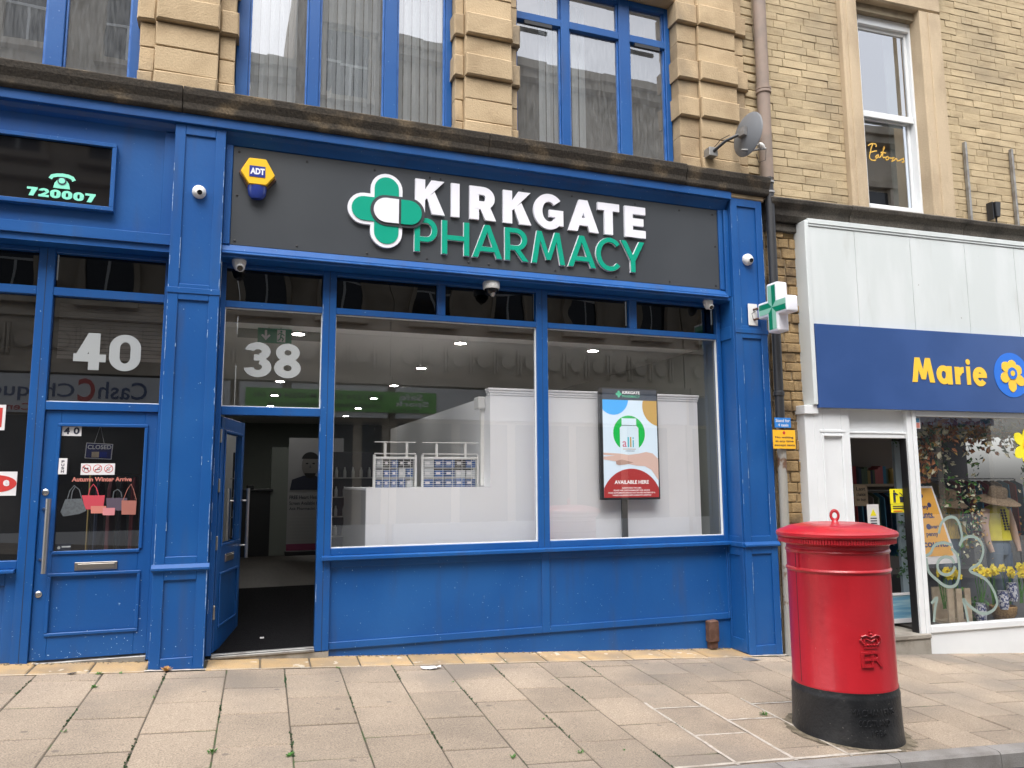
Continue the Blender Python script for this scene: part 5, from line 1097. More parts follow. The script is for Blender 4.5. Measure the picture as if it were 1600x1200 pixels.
bell = thing('brass_bell', 'brass bell ornament on the dim shelf in the entrance', 'ornament', right=True); MB().lathe([(.10, 0), (.09, .06), (.05, .14), (.045, .22), (.015, .25)], 16, (3.92, 2.68, 1.4305)).build('bell', 'brass', bell, smooth=True)
def poster(name, lab, cat, x0, x1, z0, z1, y, mat):
    o = thing(name, lab, cat, right=True); MB().box(x0, x1, y - .003, y, z0, z1).build('sheet', mat, o); return o
x0 = 1.44; o = poster('litter_notice', 'yellow notice with black figure dropping litter into bin', 'notice', 1.475, 1.705, 1.215, 1.388, .105, 'sign_yellow')
Y1 = .0985; Y2 = .1015; MB().prism(circ(1.535, 1.362, .012, 10), Y1, Y2).build('figure_head', 'ink', o); MB().prism([(1.52, 1.23), (1.531, 1.23), (1.535, 1.28), (1.539, 1.23), (1.55, 1.23), (1.552, 1.32), (1.588, 1.315), (1.588, 1.326), (1.55, 1.346), (1.52, 1.346)], Y1, Y2).build('figure_body', 'ink', o); MB().prism([(1.615, 1.23), (1.66, 1.23), (1.666, 1.30), (1.608, 1.30)], Y1, Y2).build('bin_symbol', 'ink', o); MB().ribbon([(1.61, 1.345), (1.655, 1.312)], .008, Y1).build('bin_lid', 'ink', o)
o = poster('litter_notice', 'lower yellow strip with printed lines below litter notice', 'notice', 1.48, 1.705, 1.115, 1.21, .105, 'sign_yellow')
for zz in (1.182, 1.158): MB().box(1.505, 1.675, Y1, Y2, zz, zz + .011).build('print_line', 'ink', o)
MB().box(1.51, 1.64, Y1, Y2, 1.126, 1.137).build('red_print', 'sign_red', o)
o = poster('chance_notice', 'brown notice reading Last chance to buy inside entrance', 'notice', 1.655, 1.865, 1.165, 1.43, .9, 'wood_pale')
for i, s_ in enumerate(('Last', 'chance', 'to buy')): txt(s_, 1.69, 1.83, 1.36 - i * .07, 1.405 - i * .07, .896, 'ink', 'lettering', o, .001, .01)
o = poster('hazard_notice', 'white notice with warning triangle hanging in charity entrance', 'notice', 1.354, 1.525, .90, 1.205, .35, 'paper'); MB().prism([(1.395, 1.07), (1.485, 1.07), (1.44, 1.15)], .344, .3465).build('warning_triangle', 'sign_yellow', o)
for i in range(3): MB().box(1.395, 1.485, .344, .3465, 1.035 - i * .03, 1.047 - i * .03).build('print_line', 'ink', o)
# window display
ab = thing('display_board', 'orange poster board leaning in charity shop window', 'poster', right=True)
BMx = Matrix.Translation((2.0, .25, .52)) @ Matrix.Rotation(R(-6), 4, 'X')
P0 = [(-.0, 0), (.555, 0), (.345, .90), (.02, .90)]
MB().prism(P0, 0, .02).xf(BMx).build('board_frame', 'paper', ab); MB().prism([(.02, .06), (.50, .06), (.325, .875), (.04, .875)], -.004, -.001).xf(BMx).build('poster_face', 'orange_board', ab)
def btxt(s_, x0, x1, z0, z1): o_ = txt(s_, x0, x1, z0, z1, -.005, 'navy', 'lettering', None, .001, .03); o_.data.transform(BMx); o_.parent = ab
btxt('ery', .06, .15, .69, .74); btxt('penny', .05, .24, .61, .66); btxt('counts.', .02, .30, .51, .585); btxt('every', .2, .37, .37, .42); btxt('penny', .14, .32, .28, .335); btxt('counts', .07, .45, .165, .24)
for cx, cz, r in ((.25, .67, .03), (.19, .41, .035), (.15, .78, .025)): MB().prism(circ(cx, cz, r, 12), -.0065, -.005).xf(BMx).build('badge_print', 'navy', ab)
MB().box(.0, .56, -.02, .04, -.03, -.001).xf(BMx).build('board_foot', 'paper', ab)
def mannequin(cx, cy, zs, k, top, lab, arm):
    o = thing('mannequin', lab, 'mannequin', right=True, group='window mannequins')
    MB().loft([(cx, cy, zs - .50 * k, .215 * k, .135 * k), (cx, cy, zs - .46 * k, .21 * k, .13 * k), (cx, cy, zs - .34 * k, .185 * k, .115 * k), (cx, cy, zs - .20 * k, .205 * k, .125 * k), (cx, cy, zs - .08 * k, .222 * k, .115 * k), (cx, cy, zs - .02 * k, .17 * k, .085 * k), (cx, cy, zs + .01 * k, .07 * k, .06 * k), (cx, cy, zs + .09 * k, .06 * k, .055 * k)], 22).build('top', top, o, smooth=True)
    MB().loft([(cx, cy, zs - .70 * k, .185 * k, .115 * k), (cx, cy, zs - .6 * k, .195 * k, .12 * k), (cx, cy, zs - .47 * k, .17 * k, .105 * k)], 20).build('jeans_waist', 'denim', o, smooth=True)
    for s_ in (-1, 1):
        MB().loft([(cx + s_ * .09 * k, cy, -.21, .06 * k, .06 * k), (cx + s_ * .09 * k, cy, zs - 1.2 * k, .075 * k, .075 * k), (cx + s_ * .095 * k, cy, zs - .85 * k, .10 * k, .10 * k), (cx + s_ * .085 * k, cy, zs - .68 * k, .105 * k, .11 * k)], 14).build('jeans_leg', 'denim', o, smooth=True)
        MB().tube([(cx + s_ * .19 * k, cy, zs - .06 * k), (cx + s_ * .26 * k, cy - .02, zs - .28 * k), (cx + s_ * .27 * k, cy - .06, zs - .52 * k), (cx + s_ * .25 * k, cy - .1, zs - .66 * k)], [.065 * k, .055 * k, .045 * k, .03 * k], 12).build('arm', arm, o, smooth=True)
    ht = thing('straw_hat', lab.split(' wearing')[0] + "'s wide brown straw hat", 'hat', right=True, group='straw hats')
    T = Matrix.Translation((cx - .01, cy - .04, zs + .085 * k)) @ Matrix.Rotation(R(14), 4, 'X')
    MB().lathe([(.30 * k, -.03), (.305 * k, -.02), (.22 * k, .02), (.125 * k, .035), (.12 * k, .13), (.10 * k, .16), (.02 * k, .165)], 28).xf(T).build('brim_and_crown', 'straw', ht, smooth=True)
    return o
mm_ = mannequin(3.50, .5, 1.16, .88, 'shirt_yellow', 'front mannequin wearing bright yellow top and jeans', 'skin_cloth')
neck = thing('bead_necklace', 'dark bead necklace hanging on the yellow top', 'necklace', right=True)
bd = MB()
for i in range(16): bd.lathe([(.004, -.016), (.016, 0), (.004, .016)], 6, (3.46 + .05 * (i % 2) + .012 * (i // 2) * .6, .385, 1.10 - .034 * (i // 2)))
bd.build('beads', 'dark', neck)
mannequin(2.95, .75, 1.14, .80, 'shirt_gold', 'rear mannequin wearing striped gold top, partly behind poster board', 'shirt_gold')
gar = thing('leaf_garland', 'autumn leaf garland hung across top of charity shop window', 'garland', right=True)
leaves(gar, 'leaf_cluster', [(2.12, .25, 1.55), (2.18, .25, 1.85), (2.3, .25, 2.05), (2.6, .25, 2.12), (2.95, .25, 2.0), (3.2, .25, 2.1), (3.6, .25, 1.95), (4.0, .25, 2.05)], ['leaf_orange', 'leaf_gold', 'leaf_dark', 'leaf_cream', 'leaf_orange'], 620, .095, .045, 8)
ivg = thing('ivy_garland', 'green ivy and blossom trails hanging behind charity shop window', 'ivy', right=True)
for xx, zt2_, zb2_, sd_ in ((2.62, 2.0, 1.1, 1), (3.08, 2.0, .9, 2), (2.85, 1.5, .5, 3), (3.95, 1.6, .4, 4)): leaves(ivg, 'leaf_cluster', [(xx, .42, zt2_), (xx + .04, .42, (zt2_ + zb2_) / 2), (xx - .02, .42, zb2_)], ['leaf_dark', 'leaf_dark', 'leaf', 'leaf_cream'], 75, .05, .035, sd_)
def rail_(x0, x1, y, z, n, sd_, lab):
    o = thing('clothes_rail', lab, 'clothes rail', right=True); MB().tube([(x0, y, -.22), (x0, y, z), (x1, y, z), (x1, y, -.22)], .014, 8).build('rail_frame', 'steel_dull', o); rn = random.Random(sd_)
    for i in range(n):
        xx = x0 + .05 + (x1 - x0 - .1) * i / (n - 1); g_ = thing('hanging_garment', '%s garment from left hanging on the %s' % (ORD[i], lab.split(' in ')[0]), 'garment', right=True, group='garments on ' + lab)
        MB().loft([(xx, y, z - rn.uniform(.75, 1.0), .035, .20), (xx, y, z - .3, .03, .19), (xx, y, z - .1, .028, .18), (xx, y, z - .03, .012, .03)], 10).build('garment_body', rn.choice(CLOTH), g_, smooth=True)
rail_(2.5, 4.3, 2.3, 1.33, 18, 4, 'near clothes rail in charity shop'); rail_(4.3, 6.6, 2.8, 1.5, 16, 6, 'far clothes rail in charity shop'); rail_(2.6, 5.2, 4.2, 1.9, 16, 9, 'back clothes rail in charity shop')
shf = thing('wall_shelf', 'long wooden wall shelf at back of charity shop', 'shelf', right=True); MB().box(2.4, 7, 4.6, 4.99, 1.98, 2.02).build('shelf_board', 'wood_pale', shf)
def daff(x, y, z0, h, n, sd_, lab):
    o = thing('daffodil_plant', lab, 'flower', right=True, group='yellow daffodils in charity shop window'); rn = random.Random(sd_); st_ = MB(); fl = MB()
    for i in range(n):
        tx_ = x + rn.uniform(-.10, .10); ty = y + rn.uniform(-.05, .05); tz_ = z0 + h * rn.uniform(.8, 1.05)
        st_.tube([(x + rn.uniform(-.03, .03), y, z0), ((x + tx_) / 2, ty, z0 + h * .6), (tx_, ty, tz_)], .004, 5)
        st_.add([(x - .01, y, z0), (x + .01, y, z0), (x + rn.uniform(-.16, .16), y - .03, z0 + h * rn.uniform(.5, .9))], [(0, 1, 2)])
        T = Matrix.Translation((tx_, ty - .02, tz_)) @ Matrix.Rotation(rn.uniform(-.5, .5), 4, 'Z') @ Matrix.Rotation(rn.uniform(-.4, .3), 4, 'X'); pm = MB()
        for k in range(6): petal(pm, 0, 0, k * 60 + rn.uniform(-8, 8), .01, .055, .036, -.003 - .0008 * k, .0)
        pm.xf(T); fl.add(pm.v, pm.f); cm = MB().lathe([(.012, 0), (.016, .02), (.022, .035)], 10, cap=False).xf(T @ Matrix.Rotation(PI / 2, 4, 'X')); fl.add(cm.v, cm.f)
    st_.build('stems', 'leaf', o); fl.build('blossoms', 'daffodil', o)
for i, (xx, lab) in enumerate(((2.35, 'yellow daffodils left of the wooden crate in window'), (2.62, 'yellow daffodils behind the wooden crate in window'), (2.93, 'yellow daffodils between crate and wicker basket'), (3.14, 'yellow daffodils behind the wicker basket'), (3.38, 'yellow daffodils right of the wicker basket'), (3.60, 'yellow daffodils nearest the right photo edge'))): daff(xx, .30 + .03 * (i % 2), -.05, .44, 5, i, lab)
crt = thing('wooden_crate', 'pale slatted wooden crate at bottom of charity shop window', 'crate', right=True)
for a in (0, .13, .26): MB().box(2.27 + a, 2.36 + a, .16, .18, -.20, .20).build('slat', 'wood_pale', crt, bevel=.003)
MB().box(2.27, 2.62, .181, .40, -.21, -.18).box(2.27, 2.62, .38, .40, -.18, .20).build('crate_back', 'wood_pale', crt)
bsk = thing('wicker_basket', 'round wicker basket holding patterned china in charity window', 'basket', right=True); MB().lathe([(.10, 0), (.14, .08), (.15, .16), (.14, .17), (.13, .08)], 24, (3.24, .28, -.22)).build('basket_body', 'wicker', bsk, smooth=True)
for i, (xx, zz, lab) in enumerate(((3.16, -.08, 'blue patterned china mug in the wicker basket'), (3.38, .0, 'tall blue patterned china jug right of basket'), (2.80, -.21, 'blue patterned vase beside the wooden crate'))):
    o = thing('china_vessel', lab, 'china', right=True); MB().lathe([(.05, 0), (.06, .05), (.06, .16), (.05, .20), (.055, .22)], 18, (xx, .2 + .06 * (i == 1), zz)).build('vessel', 'china', o, smooth=True)
leaves(ivg, 'blossom_cluster', [(2.98, .42, 1.35), (3.08, .40, 1.1), (3.02, .42, .8), (3.15, .40, .62)], ['leaf_cream', 'leaf_gold', 'leaf_dark'], 150, .075, .028, 31); leaves(ivg, 'blossom_cluster', [(3.95, .4, 1.1), (3.85, .4, .75)], ['leaf_gold', 'leaf_orange'], 60, .05, .03, 32)
leaves(ivg, 'leaf_cluster', [(2.65, .28, .1), (2.75, .25, -.1), (2.9, .3, 0)], ['leaf_dark', 'leaf'], 70, .07, .04, 14)
# printed daffodil outline on the glass
def atR(px, py, v=-.004):
    X, Z = (px - 800) / 1202, (600 - py) / 1202; d = fw + rt * X + up * Z; s_, c_ = math.sin(ALPHA), math.cos(ALPHA); t = (v + 5.75 * s_ + 7 * c_) / (d.x * s_ + d.y * c_)
    x_, y_ = d.x * t, -7 + d.y * t; return (x_ - 5.75) * c_ - y_ * s_, 1.5 + d.z * t
et = thing('window_lettering', 'gold script lettering reading Eatons on the sash window', 'lettering', right=True)
for i, pth in enumerate(([(196, 442), (215, 430), (245, 424), (285, 430), (293, 445), (285, 455)], [(250, 428), (232, 465), (222, 500), (212, 530), (212, 552), (232, 570), (260, 575), (286, 572)], [(212, 507), (240, 498), (272, 492), (296, 492)], [(318, 528), (296, 530), (280, 545), (284, 558), (304, 548), (318, 530), (316, 552), (332, 550)],
        [(332, 550), (356, 515), (384, 462), (380, 455), (368, 490), (360, 535), (368, 556), (392, 548)], [(338, 506), (362, 508), (400, 514)], [(408, 545), (394, 560), (402, 576), (422, 574), (432, 558), (420, 545), (408, 545), (440, 560)], [(440, 560), (462, 562), (496, 556), (474, 572), (462, 592), (490, 582), (512, 566), (522, 574), (530, 590), (548, 586)], [(548, 586), (572, 578), (602, 568), (596, 580), (606, 592), (596, 604), (578, 598)])):
    MB().ribbon([(1.615 + (x_ - 1.575) * .78, z_) for x_, z_ in (atR(1320 + a / 5.714, 150 + b / 5.714, .304) for a, b in pth)], .015, .304 - .0004 * i).build('stroke', 'gold', et)
wd_ = thing('window_decal', 'pale frosted flower outline printed on charity shop glass', 'decal', right=True)
for i, pth in enumerate(([(1467, 834), (1470, 820), (1476, 812), (1484, 808), (1492, 809), (1498, 816), (1502, 830), (1503, 842), (1499, 853)], [(1446, 869), (1454, 864), (1458, 855), (1464, 850), (1476, 848), (1488, 852)],
     [(1499, 853), (1504, 844), (1512, 839), (1522, 839), (1531, 845), (1536, 856), (1535, 868), (1529, 881), (1515, 891), (1530, 899), (1541, 906), (1550, 918), (1556, 932), (1558, 943), (1551, 954), (1537, 959), (1523, 953), (1511, 943), (1505, 936), (1509, 952), (1513, 972)],
     [(1486, 857), (1494, 865), (1498, 878), (1499, 896), (1495, 912), (1485, 917), (1474, 914), (1464, 906), (1455, 898), (1450, 890), (1447, 872)], [(1455, 943), (1464, 934), (1461, 950), (1459, 972)],
     [(1478 + 13.5 * math.cos(t * .5), 884 + 14 * math.sin(t * .5)) for t in range(13)])):
    P = [atR(*q) for q in pth]; S_ = []
    for k in range(len(P) - 1):
        p0, p1, p2, p3 = P[max(k - 1, 0)], P[k], P[k + 1], P[min(k + 2, len(P) - 1)]
        for t in (0, .25, .5, .75): S_.append(tuple(.5 * (2 * p1[c] + (p2[c] - p0[c]) * t + (2 * p0[c] - 5 * p1[c] + 4 * p2[c] - p3[c]) * t * t + (3 * p1[c] - p0[c] - 3 * p2[c] + p3[c]) * t ** 3) for c in (0, 1)))
    S_.append(P[-1]); MB().ribbon(S_, .036, -.003 - .0006 * i).build('petal_outline', 'decal_pale', wd_)
fd = thing('flower_sticker', 'yellow daffodil sticker on charity glass at right photo edge', 'sticker', right=True); fcx, fcz = 3.50, 1.90
for i, a in enumerate((140, 215, 80, 20, -40, -95)): m = MB(); petal(m, fcx, fcz, a, .02, .23, .14, -.006 - .0008 * i, -.003); m.build('petal', 'sign_yellow', fd)
MB().prism(circ(fcx, fcz, .06, 14), -.0135, -.0115).build('flower_centre', 'sign_amber', fd)
o = poster('rating_sticker', 'small picture sticker in top corner of charity window', 'sticker', 1.81, 1.885, 2.09, 2.225, -.001, 'paper'); MB().box(1.822, 1.873, -.008, -.0045, 2.10, 2.16).build('picture', 'salmon', o); MB().box(1.822, 1.873, -.008, -.0045, 2.165, 2.215).build('picture', 'cloth_4', o)

# ------------------------------------------------------------------ pillar box
PX, PY = 4.383, -2.19; PZ = gz(PX, PY) - .004
pb = thing('pillar_box', 'red cylindrical pillar box with black base standing near the kerb', 'pillar box', (PX, PY, PZ))
MB().lathe([(.392, -.03), (.386, .02), (.380, .12), (.376, .30), (.378, .315), (.376, .33), (.372, .345), (.372, .365)], 72, (PX, PY, PZ)).build('base', 'black_paint', pb, smooth=True)
b0 = PZ + .365
body = MB().lathe([(.3685, 0), (.3685, .012), (.3655, .02), (.3655, .815), (.372, .822), (.376, .832), (.372, .842), (.3655, .848), (.3655, .955), (.372, .962), (.375, .97), (.370, .98), (.3655, .985), (.366, 1.01), (.385, 1.02)], 72, (PX, PY, b0)).build('body', 'red_paint', pb, smooth=True)
zc0 = b0 + 1.02
MB().lathe([(.386, 0), (.40, .012), (.405, .04), (.425, .048), (.436, .062), (.436, .082), (.425, .094), (.33, .130), (.22, .150), (.205, .146), (.06, .152), (.002, .154)], 72, (PX, PY, zc0)).build('cap', 'red_paint', pb, smooth=True)
CA = math.atan2(-7 - PY, 0 - PX)     # direction from the box towards the street side it shows
for i in range(76):
    a = CA - R(100) + R(200) * i / 75
    T = Matrix.Translation((PX, PY, zc0 + .022)) @ Matrix.Rotation(a, 4, 'Z')
    if i == 0: dm_ = MB().box(.397, .420, -.0085, .0085, -.014, .022).mesh('dentil', .003)
    o = link('dentil', dm_, 'red_paint', pb); o.matrix_local = Matrix.Translation(-Vector(pb.location)) @ T
rg = MB(); n1, n2 = 20, 8
rv = [(PX + (.034 + .013 * math.cos(2 * PI * j / n2)) * math.cos(2 * PI * i / n1) * .8, PY + .013 * math.sin(2 * PI * j / n2), zc0 + .205 + (.036 + .013 * math.cos(2 * PI * j / n2)) * math.sin(2 * PI * i / n1)) for i in range(n1) for j in range(n2)]
rg.add(rv, [(i * n2 + j, ((i + 1) % n1) * n2 + j, ((i + 1) % n1) * n2 + (j + 1) % n2, i * n2 + (j + 1) % n2) for i in range(n1) for j in range(n2)])
rg.xf(Matrix.Translation((PX, PY, 0)) @ Matrix.Rotation(-.75, 4, 'Z') @ Matrix.Translation((-PX, -PY, 0))); rg.build('lifting_ring', 'red_paint', pb, smooth=True); MB().lathe([(.03, .152), (.02, .165), (.016, .175)], 14, (PX, PY, zc0)).build('ring_boss', 'red_paint', pb, smooth=True)
def wrap(mb, r, a_c, zc):     # bend flat x,z artwork round the cylinder
    out = MB(); out.f = mb.f
    for x, y, z in mb.v: rr = r - y; a = a_c + x / r; out.v.append((PX + rr * math.cos(a), PY + rr * math.sin(a), zc + z))
    return out
def cylarc(a0, a1, z0, z1, r0_, r1_, n=24):
    m = MB()
    for i in range(n):
        t0, t1 = a0 + (a1 - a0) * i / n, a0 + (a1 - a0) * (i + 1) / n
        v = [(PX + r_ * math.cos(t), PY + r_ * math.sin(t), z) for z in (z0, z1) for r_ in (r0_, r1_) for t in (t0, t1)]
        m.add(v, [(2, 3, 7, 6), (0, 1, 3, 2), (4, 6, 7, 5)])
    return m
aL, aR = CA - R(47), CA + R(70)
MB().box(0, 0, 0, 0, 0, 0)
cylarc(aL - .02, aL + .015, b0 + .848, b0 + .957, .36, .3735, 2).build('panel_edge', 'red_paint', pb)
cylarc(CA - R(53), CA - R(52), b0 + .02, b0 + .985, .36, .3662, 1).build('door_seam', 'black_paint', pb)
# royal cipher: crown over ER, in relief
ac = CA + R(31)
cm = MB()
cm.box(-.032, .032, -.006, .0, .008, .020)
for i in range(5): cm.lathe([(.001, -.006), (.0065, 0), (.001, .006)], 8, (-.028 + i * .014, -.003, .032))
for sg in (-1, 1):
    cm.tube([(sg * .034, -.004, .04), (sg * .048, -.004, .066), (sg * .042, -.004, .088), (sg * .024, -.004, .096), (0, -.004, .082)], .0055, 6)
    cm.tube([(sg * .03, -.004, .045), (sg * .03, -.004, .064), (sg * .018, -.004, .07), (0, -.004, .055)], .004, 6)
cm.lathe([(.001, -.009), (.009, 0), (.001, .009)], 8, (0, -.004, .104)); cm.box(-.004, .004, -.006, .0, .112, .128).box(-.009, .009, -.0055, .0, .117, .123)
cm.v = [(x * 1.6, y * 1.6, z * 1.05) for x, y, z in cm.v]
wrap(cm, .3655, ac, b0 + .300).build('crown_relief', 'red_paint', pb, smooth=False)
def relief(s_, x0, x1, z0, z1, a_c, zc, r, mat, d=.006, off=.0):
    o_ = txt(s_, x0, x1, z0, z1, 0, mat, 'relief_lettering', None, d, off); me = o_.data
    bm = bmesh.new(); bm.from_mesh(me); bmesh.ops.subdivide_edges(bm, edges=[e for e in bm.edges if e.calc_length() > .02], cuts=2); bm.to_mesh(me); bm.free()
    for v in me.vertices:
        rr = r - v.co.y; a = a_c + v.co.x / r; z_ = zc + v.co.z; v.co = (PX + rr * math.cos(a), PY + rr * math.sin(a), z_)
    o_.parent = pb; o_.location = -Vector(pb.location); return o_
relief('E', -.078, .010, 0, .105, ac, b0 + .180, .3655, 'red_paint', .013, .0); relief('R', -.006, .088, 0, .105, ac, b0 + .180, .3655, 'red_paint', .009, .0)
tm = CA + R(30)
relief('MACHAN ENG', -.165, .165, 0, .046, tm, PZ + .215, .3765, 'black_paint', .008); relief('SCOTLAND', -.115, .115, 0, .046, tm, PZ + .145, .378, 'black_paint', .008); relief('1996', -.055, .055, 0, .042, tm + .06, PZ + .08, .380, 'black_paint', .008)

# ------------------------------------------------------------------ weeds, litter
def weed(px, py, n, s_, lab, mat='leaf'):
    X, Z = (px - 800) / 1202, (600 - py) / 1202; d = fw + rt * X + up * Z
    t = (C0 - SY * 7 - 1.5) / (d.z - SX * d.x - SY * d.y)
    x, y = d.x * t, -7 + d.y * t; z = gz(x, y); rn = random.Random(int(px))
    o = thing('weed', lab, 'weed', (x, y, z)); m = MB()
    for i in range(n):
        a = rn.uniform(0, 6.28); l_ = s_ * rn.uniform(.35, .75); h = s_ * rn.uniform(.15, .6); w_ = l_ * .22
        c = Vector((x + rn.uniform(-.3, .3) * s_, y + rn.uniform(-.3, .3) * s_, z)); dv = Vector((math.cos(a), math.sin(a), 0)); nv = Vector((-dv.y, dv.x, 0))
        p = [c, c + dv * l_ * .5 + nv * w_ + Vector((0, 0, h * .7)), c + dv * l_ + Vector((0, 0, h)), c + dv * l_ * .5 - nv * w_ + Vector((0, 0, h * .75))]
        m.add(p, [(0, 1, 2), (0, 2, 3)])
    m.build('leaves', mat, o)
for q in ((1318, 1158, 16, .075, 'bright green weed at the foot of the black pillar box base'), (155, 1054, 14, .045, 'weed tuft by the step of door 40'), (146, 1075, 14, .045, 'weed below the door 40 step at slab corner'), (241, 1091, 10, .03, 'tiny weed in the slab joint below left pilaster'), (331, 1177, 16, .05, 'weed in slab joint at the bottom left'), (100, 1144, 9, .03, 'tiny weed at joint near lower left corner'),
          (528, 1044, 12, .03, 'weed at threshold stones under the pharmacy panel'), (454, 1182, 14, .045, 'weed in slab joint at lower centre left'), (708, 1066, 8, .022, 'tiny weed in joint near the white litter'), (908, 1177, 12, .035, 'weed in slab joint at lower centre'), (849, 1124, 9, .024, 'tiny weed at slab corner near picture centre'), (803, 1184, 14, .04, 'weed in joint at bottom centre'), (1195, 1118, 16, .05, 'low weeds beside the left of pillar box base'), (975, 1173, 8, .022, 'tiny weed on the slab edge near mortar lines'), (188, 1053, 9, .03, 'dry tuft right of the weed by door 40'), ): weed(*q)
weed(259, 1049, 26, .07, 'tuft of dry orange straw at foot of the left pilaster', 'dry')
def litter(px, py, s_, mat, lab, n=7):
    X, Z = (px - 800) / 1202, (600 - py) / 1202; d = fw + rt * X + up * Z; t = (C0 - SY * 7 - 1.5) / (d.z - SX * d.x - SY * d.y); x, y = d.x * t, -7 + d.y * t; z = gz(x, y) + .004
    rn = random.Random(int(px)); m = MB(); N = 5
    vv = [(x + (i / N - .5) * s_ * 1.6 + rn.uniform(-.1, .1) * s_, y + (j / N - .5) * s_ + rn.uniform(-.1, .1) * s_, z + rn.uniform(0, .25) * s_) for j in range(N + 1) for i in range(N + 1)]
    m.add(vv, [(j * (N + 1) + i, j * (N + 1) + i + 1, (j + 1) * (N + 1) + i + 1, (j + 1) * (N + 1) + i) for i in range(N) for j in range(N) if not ((i in (0, N - 1)) and (j in (0, N - 1)))])
    m.build('litter', mat, None, label=lab, cat='litter')
litter(673, 1045, .10, 'paper', 'crumpled white tissue on the paving near blue panel'); litter(112, 1054, .04, 'cabinet', 'dark scrap of litter in front of door 40')
cov = MB(); xx, yy = 5.02, -.16; cov.add([(xx - .10, yy + .05, gz(xx, yy) + .006), (xx + .05, yy + .05, gz(xx, yy) + .006), (xx + .12, yy - .06, gz(xx, yy) + .002), (xx - .02, yy - .06, gz(xx, yy) + .002)], [(3, 2, 1, 0)])
cov.build('ground_plate', 'steel_dull', None, label='small grey metal plate in the paving by right pilaster', cat='cover plate')
gm = MB(); rn = random.Random(3); N = 60  # sandy grit ring, its dark colour also painting in the box's contact shadow
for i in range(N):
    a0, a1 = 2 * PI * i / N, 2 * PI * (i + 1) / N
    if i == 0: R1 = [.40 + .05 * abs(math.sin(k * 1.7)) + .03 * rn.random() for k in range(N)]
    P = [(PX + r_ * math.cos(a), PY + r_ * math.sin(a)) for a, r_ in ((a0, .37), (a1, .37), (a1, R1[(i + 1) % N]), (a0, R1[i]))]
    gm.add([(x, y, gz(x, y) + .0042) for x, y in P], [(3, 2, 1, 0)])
gm.build('grit', 'grit', None, label='ring of grit doubling as painted contact shadow around the foot of the pillar box', cat='grit', kind='stuff')
gm = MB()
for i in range(160):
    x = -1.9 + i * .045; yb_ = .305 if .88 < x < 5.12 else (.26 if x < -.6 else None)
    if yb_ is None: continue
    for q in range(3):
        xx, yy = x + rn.uniform(-.03, .03), yb_ - abs(rn.gauss(0, .02)); s_ = rn.uniform(.006, .016); z = gz(xx, yy) + .003
        gm.add([(xx - s_, yy, z), (xx + s_, yy - s_ * .5, z), (xx + rn.uniform(-s_, s_), yy + s_ * .4, z + s_ * .6), (xx, yy - s_, z)], [(0, 1, 2), (0, 3, 1)])
gm.build('grit', 'grit', None, label='grit and crumbs along the foot of the blue panel', cat='grit', kind='stuff')
# moss in the joints
rn = random.Random(21); ms2 = MB()
for k in range(-3, 10):
    for j in range(300):
        y = rn.uniform(-2.6, -.05)
        if math.sin(k * 3.1 + y * 4.2) + rn.uniform(-.6, .6) < .95: continue
        x = xk(k, y) + rn.gauss(0, .004); z = gz(x, y) - .006; s_ = rn.uniform(.004, .009)
        z += .004; ms2.add([(x - s_, y, z), (x + s_, y + s_ * .4, z), (x + rn.uniform(-s_, s_), y + rn.uniform(-s_, s_), z + s_ * 1.5)], [(0, 1, 2)])
        ms2.add([(x, y - s_, z), (x, y + s_, z), (x + rn.uniform(-s_, s_), y, z + s_ * 1.4)], [(0, 1, 2)])
tag(ms2.build('joint_moss', 'leaf_dark', None), 'thin green moss growing in the paving joints', 'moss', kind='stuff')

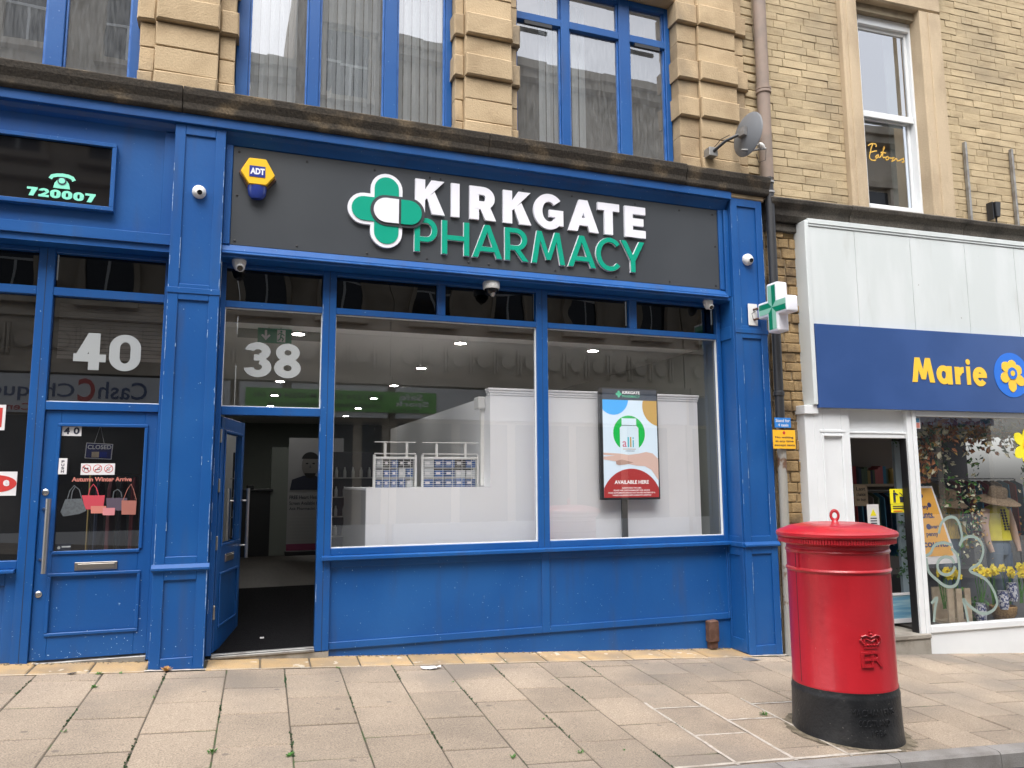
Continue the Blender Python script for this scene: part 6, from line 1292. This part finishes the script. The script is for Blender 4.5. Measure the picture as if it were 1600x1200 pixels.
# ------------------------------------------------------------------ far side of the street (seen reflected in the glass)
OY = -13.0
def opp(name, lab, x0, x1, h, seed_, gf='opp_light', roof=True):
    rn = random.Random(seed_); o = thing(name, lab, 'building', ((x0 + x1) / 2, OY, -.6))
    MB().box(x0, x1, OY - 8, OY, -3, h).build('wall', 'opp_stone', o)
    MB().box(x0 - .05, x1 + .05, OY - .1, OY + .35, h - .5, h - .25).box(x0 - .1, x1 + .1, OY - .1, OY + .5, h - .249, h).build('cornice', 'opp_stone', o)
    MB().box(x0, x1, OY + .001, OY + .3, 4.1, 4.32).box(x0, x1, OY + .001, OY + .12, 5.45, 5.6).box(x0, x1, OY + .001, OY + .22, 8.6, 8.85).build('string_course', 'opp_stone', o)
    n = max(1, int((x1 - x0) / 1.9)); w_ = (x1 - x0) / n
    for fz in (6.0, 9.3, 12.2):
        if fz + 1.9 > h - .6: continue
        for i in range(n):
            cx = x0 + (i + .5) * w_; wn = MB().box(cx - .5, cx + .5, OY + .002, OY + .03, fz, fz + 1.8).build('window', 'opp_glass', o)
            MB().box(cx - .62, cx - .501, OY + .002, OY + .16, fz - .1, fz + 1.9).box(cx + .501, cx + .62, OY + .002, OY + .16, fz - .1, fz + 1.9).box(cx - .75, cx + .75, OY + .002, OY + .22, fz + 1.901, fz + 2.1).box(cx - .7, cx + .7, OY + .002, OY + .25, fz - .25, fz - .101).build('window_surround', 'opp_stone', wn)
            MB().box(cx - .5, cx + .5, OY + .031, OY + .06, fz + .86, fz + .93).box(cx - .03, cx + .03, OY + .031, OY + .055, fz, fz + .86).build('glazing_bar', 'opp_light', wn)
    for i in range(int((x1 - x0) / .72)):
        cx = x0 + .5 + i * .72; MB().prism(circ(cx, 4.9, .25, 16), OY + .001, OY + .02).build('frieze_shade_plate', 'opp_mid', o); MB().prism(circ(cx, 4.9, .2, 14), OY + .0205, OY + .08).build('frieze_roundel', 'opp_stone', o); MB().box(cx + .265, cx + .435, OY + .001, OY + .018, 4.5, 5.3).build('frieze_shade_plate', 'opp_mid', o)  # flat darker plates paint recess shade behind the relief to raise its contrast
        MB().box(cx + .28, cx + .33, OY + .019, OY + .09, 4.55, 5.25).box(cx + .37, cx + .42, OY + .019, OY + .09, 4.55, 5.25).build('frieze_triglyph', 'opp_stone', o)
    sf = MB().box(x0 + .1, x1 - .1, OY + .003, OY + .25, 3.2, 4.05).build('shop_fascia', gf, o)
    m = MB(); x = x0 + .2
    while x < x1 - .6:
        ww = rn.uniform(1.3, 2.2); m.box(x, min(x + ww, x1 - .2), OY + .003, OY + .03, .4, 3.1); x += ww + .25
    m.build('shop_glazing', 'opp_glass', o); MB().box(x0 + .1, x1 - .1, OY + .003, OY + .2, -1.5, .4).build('stall_riser', 'opp_light', o)
    if roof: MB().prism([(x0, h), (x1, h), (x1 - .3, h + 1.1), (x0 + .3, h + 1.1)], OY - 8, OY - 2.0).build('roof', 'slate', o)
    return o
opp('far_terrace_building', 'tall stone terrace across the street mirrored in the number 40 glass', -16, -.02, 15.2, 1, 'opp_light')
opp('far_gap_building', 'lower narrow building across the street mirrored as a sky gap', 0, 1.24, 12.7, 2, 'opp_light', roof=False)
opp('far_tower_building', 'tallest narrow stone building across the street', 1.26, 3.94, 16.4, 3)
oc = opp('far_ornate_building', 'ornate stone building across the street with carved frieze', 3.96, 13.2, 14.0, 4, 'opp_light')
MB().lathe([(.1, 0), (.1, .3), (.22, .45), (.24, .65), (.15, .85), (.02, .9)], 12, (11.2, OY + .2, 14.0)).build('ball_finial', 'opp_stone', oc, smooth=True)
opp('far_corner_building', 'stone corner building across the street beyond the ornate one', 13.25, 22.0, 13.2, 5, 'opp_blue')
bnn = thing('banner', 'green Safe Spark electrical banner across the street, mirrored in pharmacy glass', 'banner', (2.7, OY + .3, 3.35))
MB().box(.25, 5.17, OY + .28, OY + .29, 3.35, 3.90).build('banner_sheet', 'opp_green', bnn)
YB = OY + .2905
txt('Safe', 4.15, 4.80, 3.68, 3.86, YB, 'opp_light', 'lettering', bnn, .002, .02, facing=-1); txt('Spark', 4.02, 4.95, 3.48, 3.66, YB, 'opp_light', 'lettering', bnn, .002, .02, facing=-1); txt('electrical', 3.9, 4.7, 3.38, 3.46, YB, 'ink', 'lettering', bnn, .002, .0, facing=-1)
txt('T: 01274 581 2', 2.05, 3.75, 3.66, 3.80, YB, 'ink', 'lettering', bnn, .002, .01, facing=-1); txt('M: 07564 655 646', .42, 1.98, 3.66, 3.80, YB, 'ink', 'lettering', bnn, .002, .01, facing=-1); txt('info@safesparkelectrical.co.uk', .75, 3.65, 3.42, 3.58, YB, 'ink', 'lettering', bnn, .002, .01, facing=-1)
cc = thing('shop_sign', 'Cash Cheque shop sign across the street, mirrored in the number 40 glass', 'sign', (-3.5, OY + .25, 3.3))
MB().box(-7, -1.4, OY + .251, OY + .27, 3.15, 4.02).build('sign_board', 'opp_light', cc)
txt('Cash', -3.05, -2.0, 3.5, 3.92, OY + .2705, 'opp_blue', 'lettering', cc, .01, .01, facing=-1); txt('Cheque', -5.25, -3.55, 3.42, 3.85, OY + .2705, 'opp_blue', 'lettering', cc, .01, .01, facing=-1); txt('C', -3.48, -3.12, 3.42, 3.98, OY + .2705, 'sign_red', 'lettering', cc, .01, .03, facing=-1); txt('Centre', -5.3, -4.4, 3.2, 3.36, OY + .2705, 'sign_red', 'lettering', cc, .01, .01, facing=-1)
MB().box(-60, 60, OY, OY + 2.6, -5, -4.9)
fp = MB().add([(-60, OY + 2.65, rz(-60, -10.35) + .12), (60, OY + 2.65, rz(60, -10.35) + .12), (60, OY, rz(60, -10.35) + .15), (-60, OY, rz(-60, -10.35) + .15)], [(0, 1, 2, 3)]); fp.build('far_pavement', 'slab', None, kind='structure')
for ob in bpy.data.objects:
    if '_local' in ob: del ob['_local']
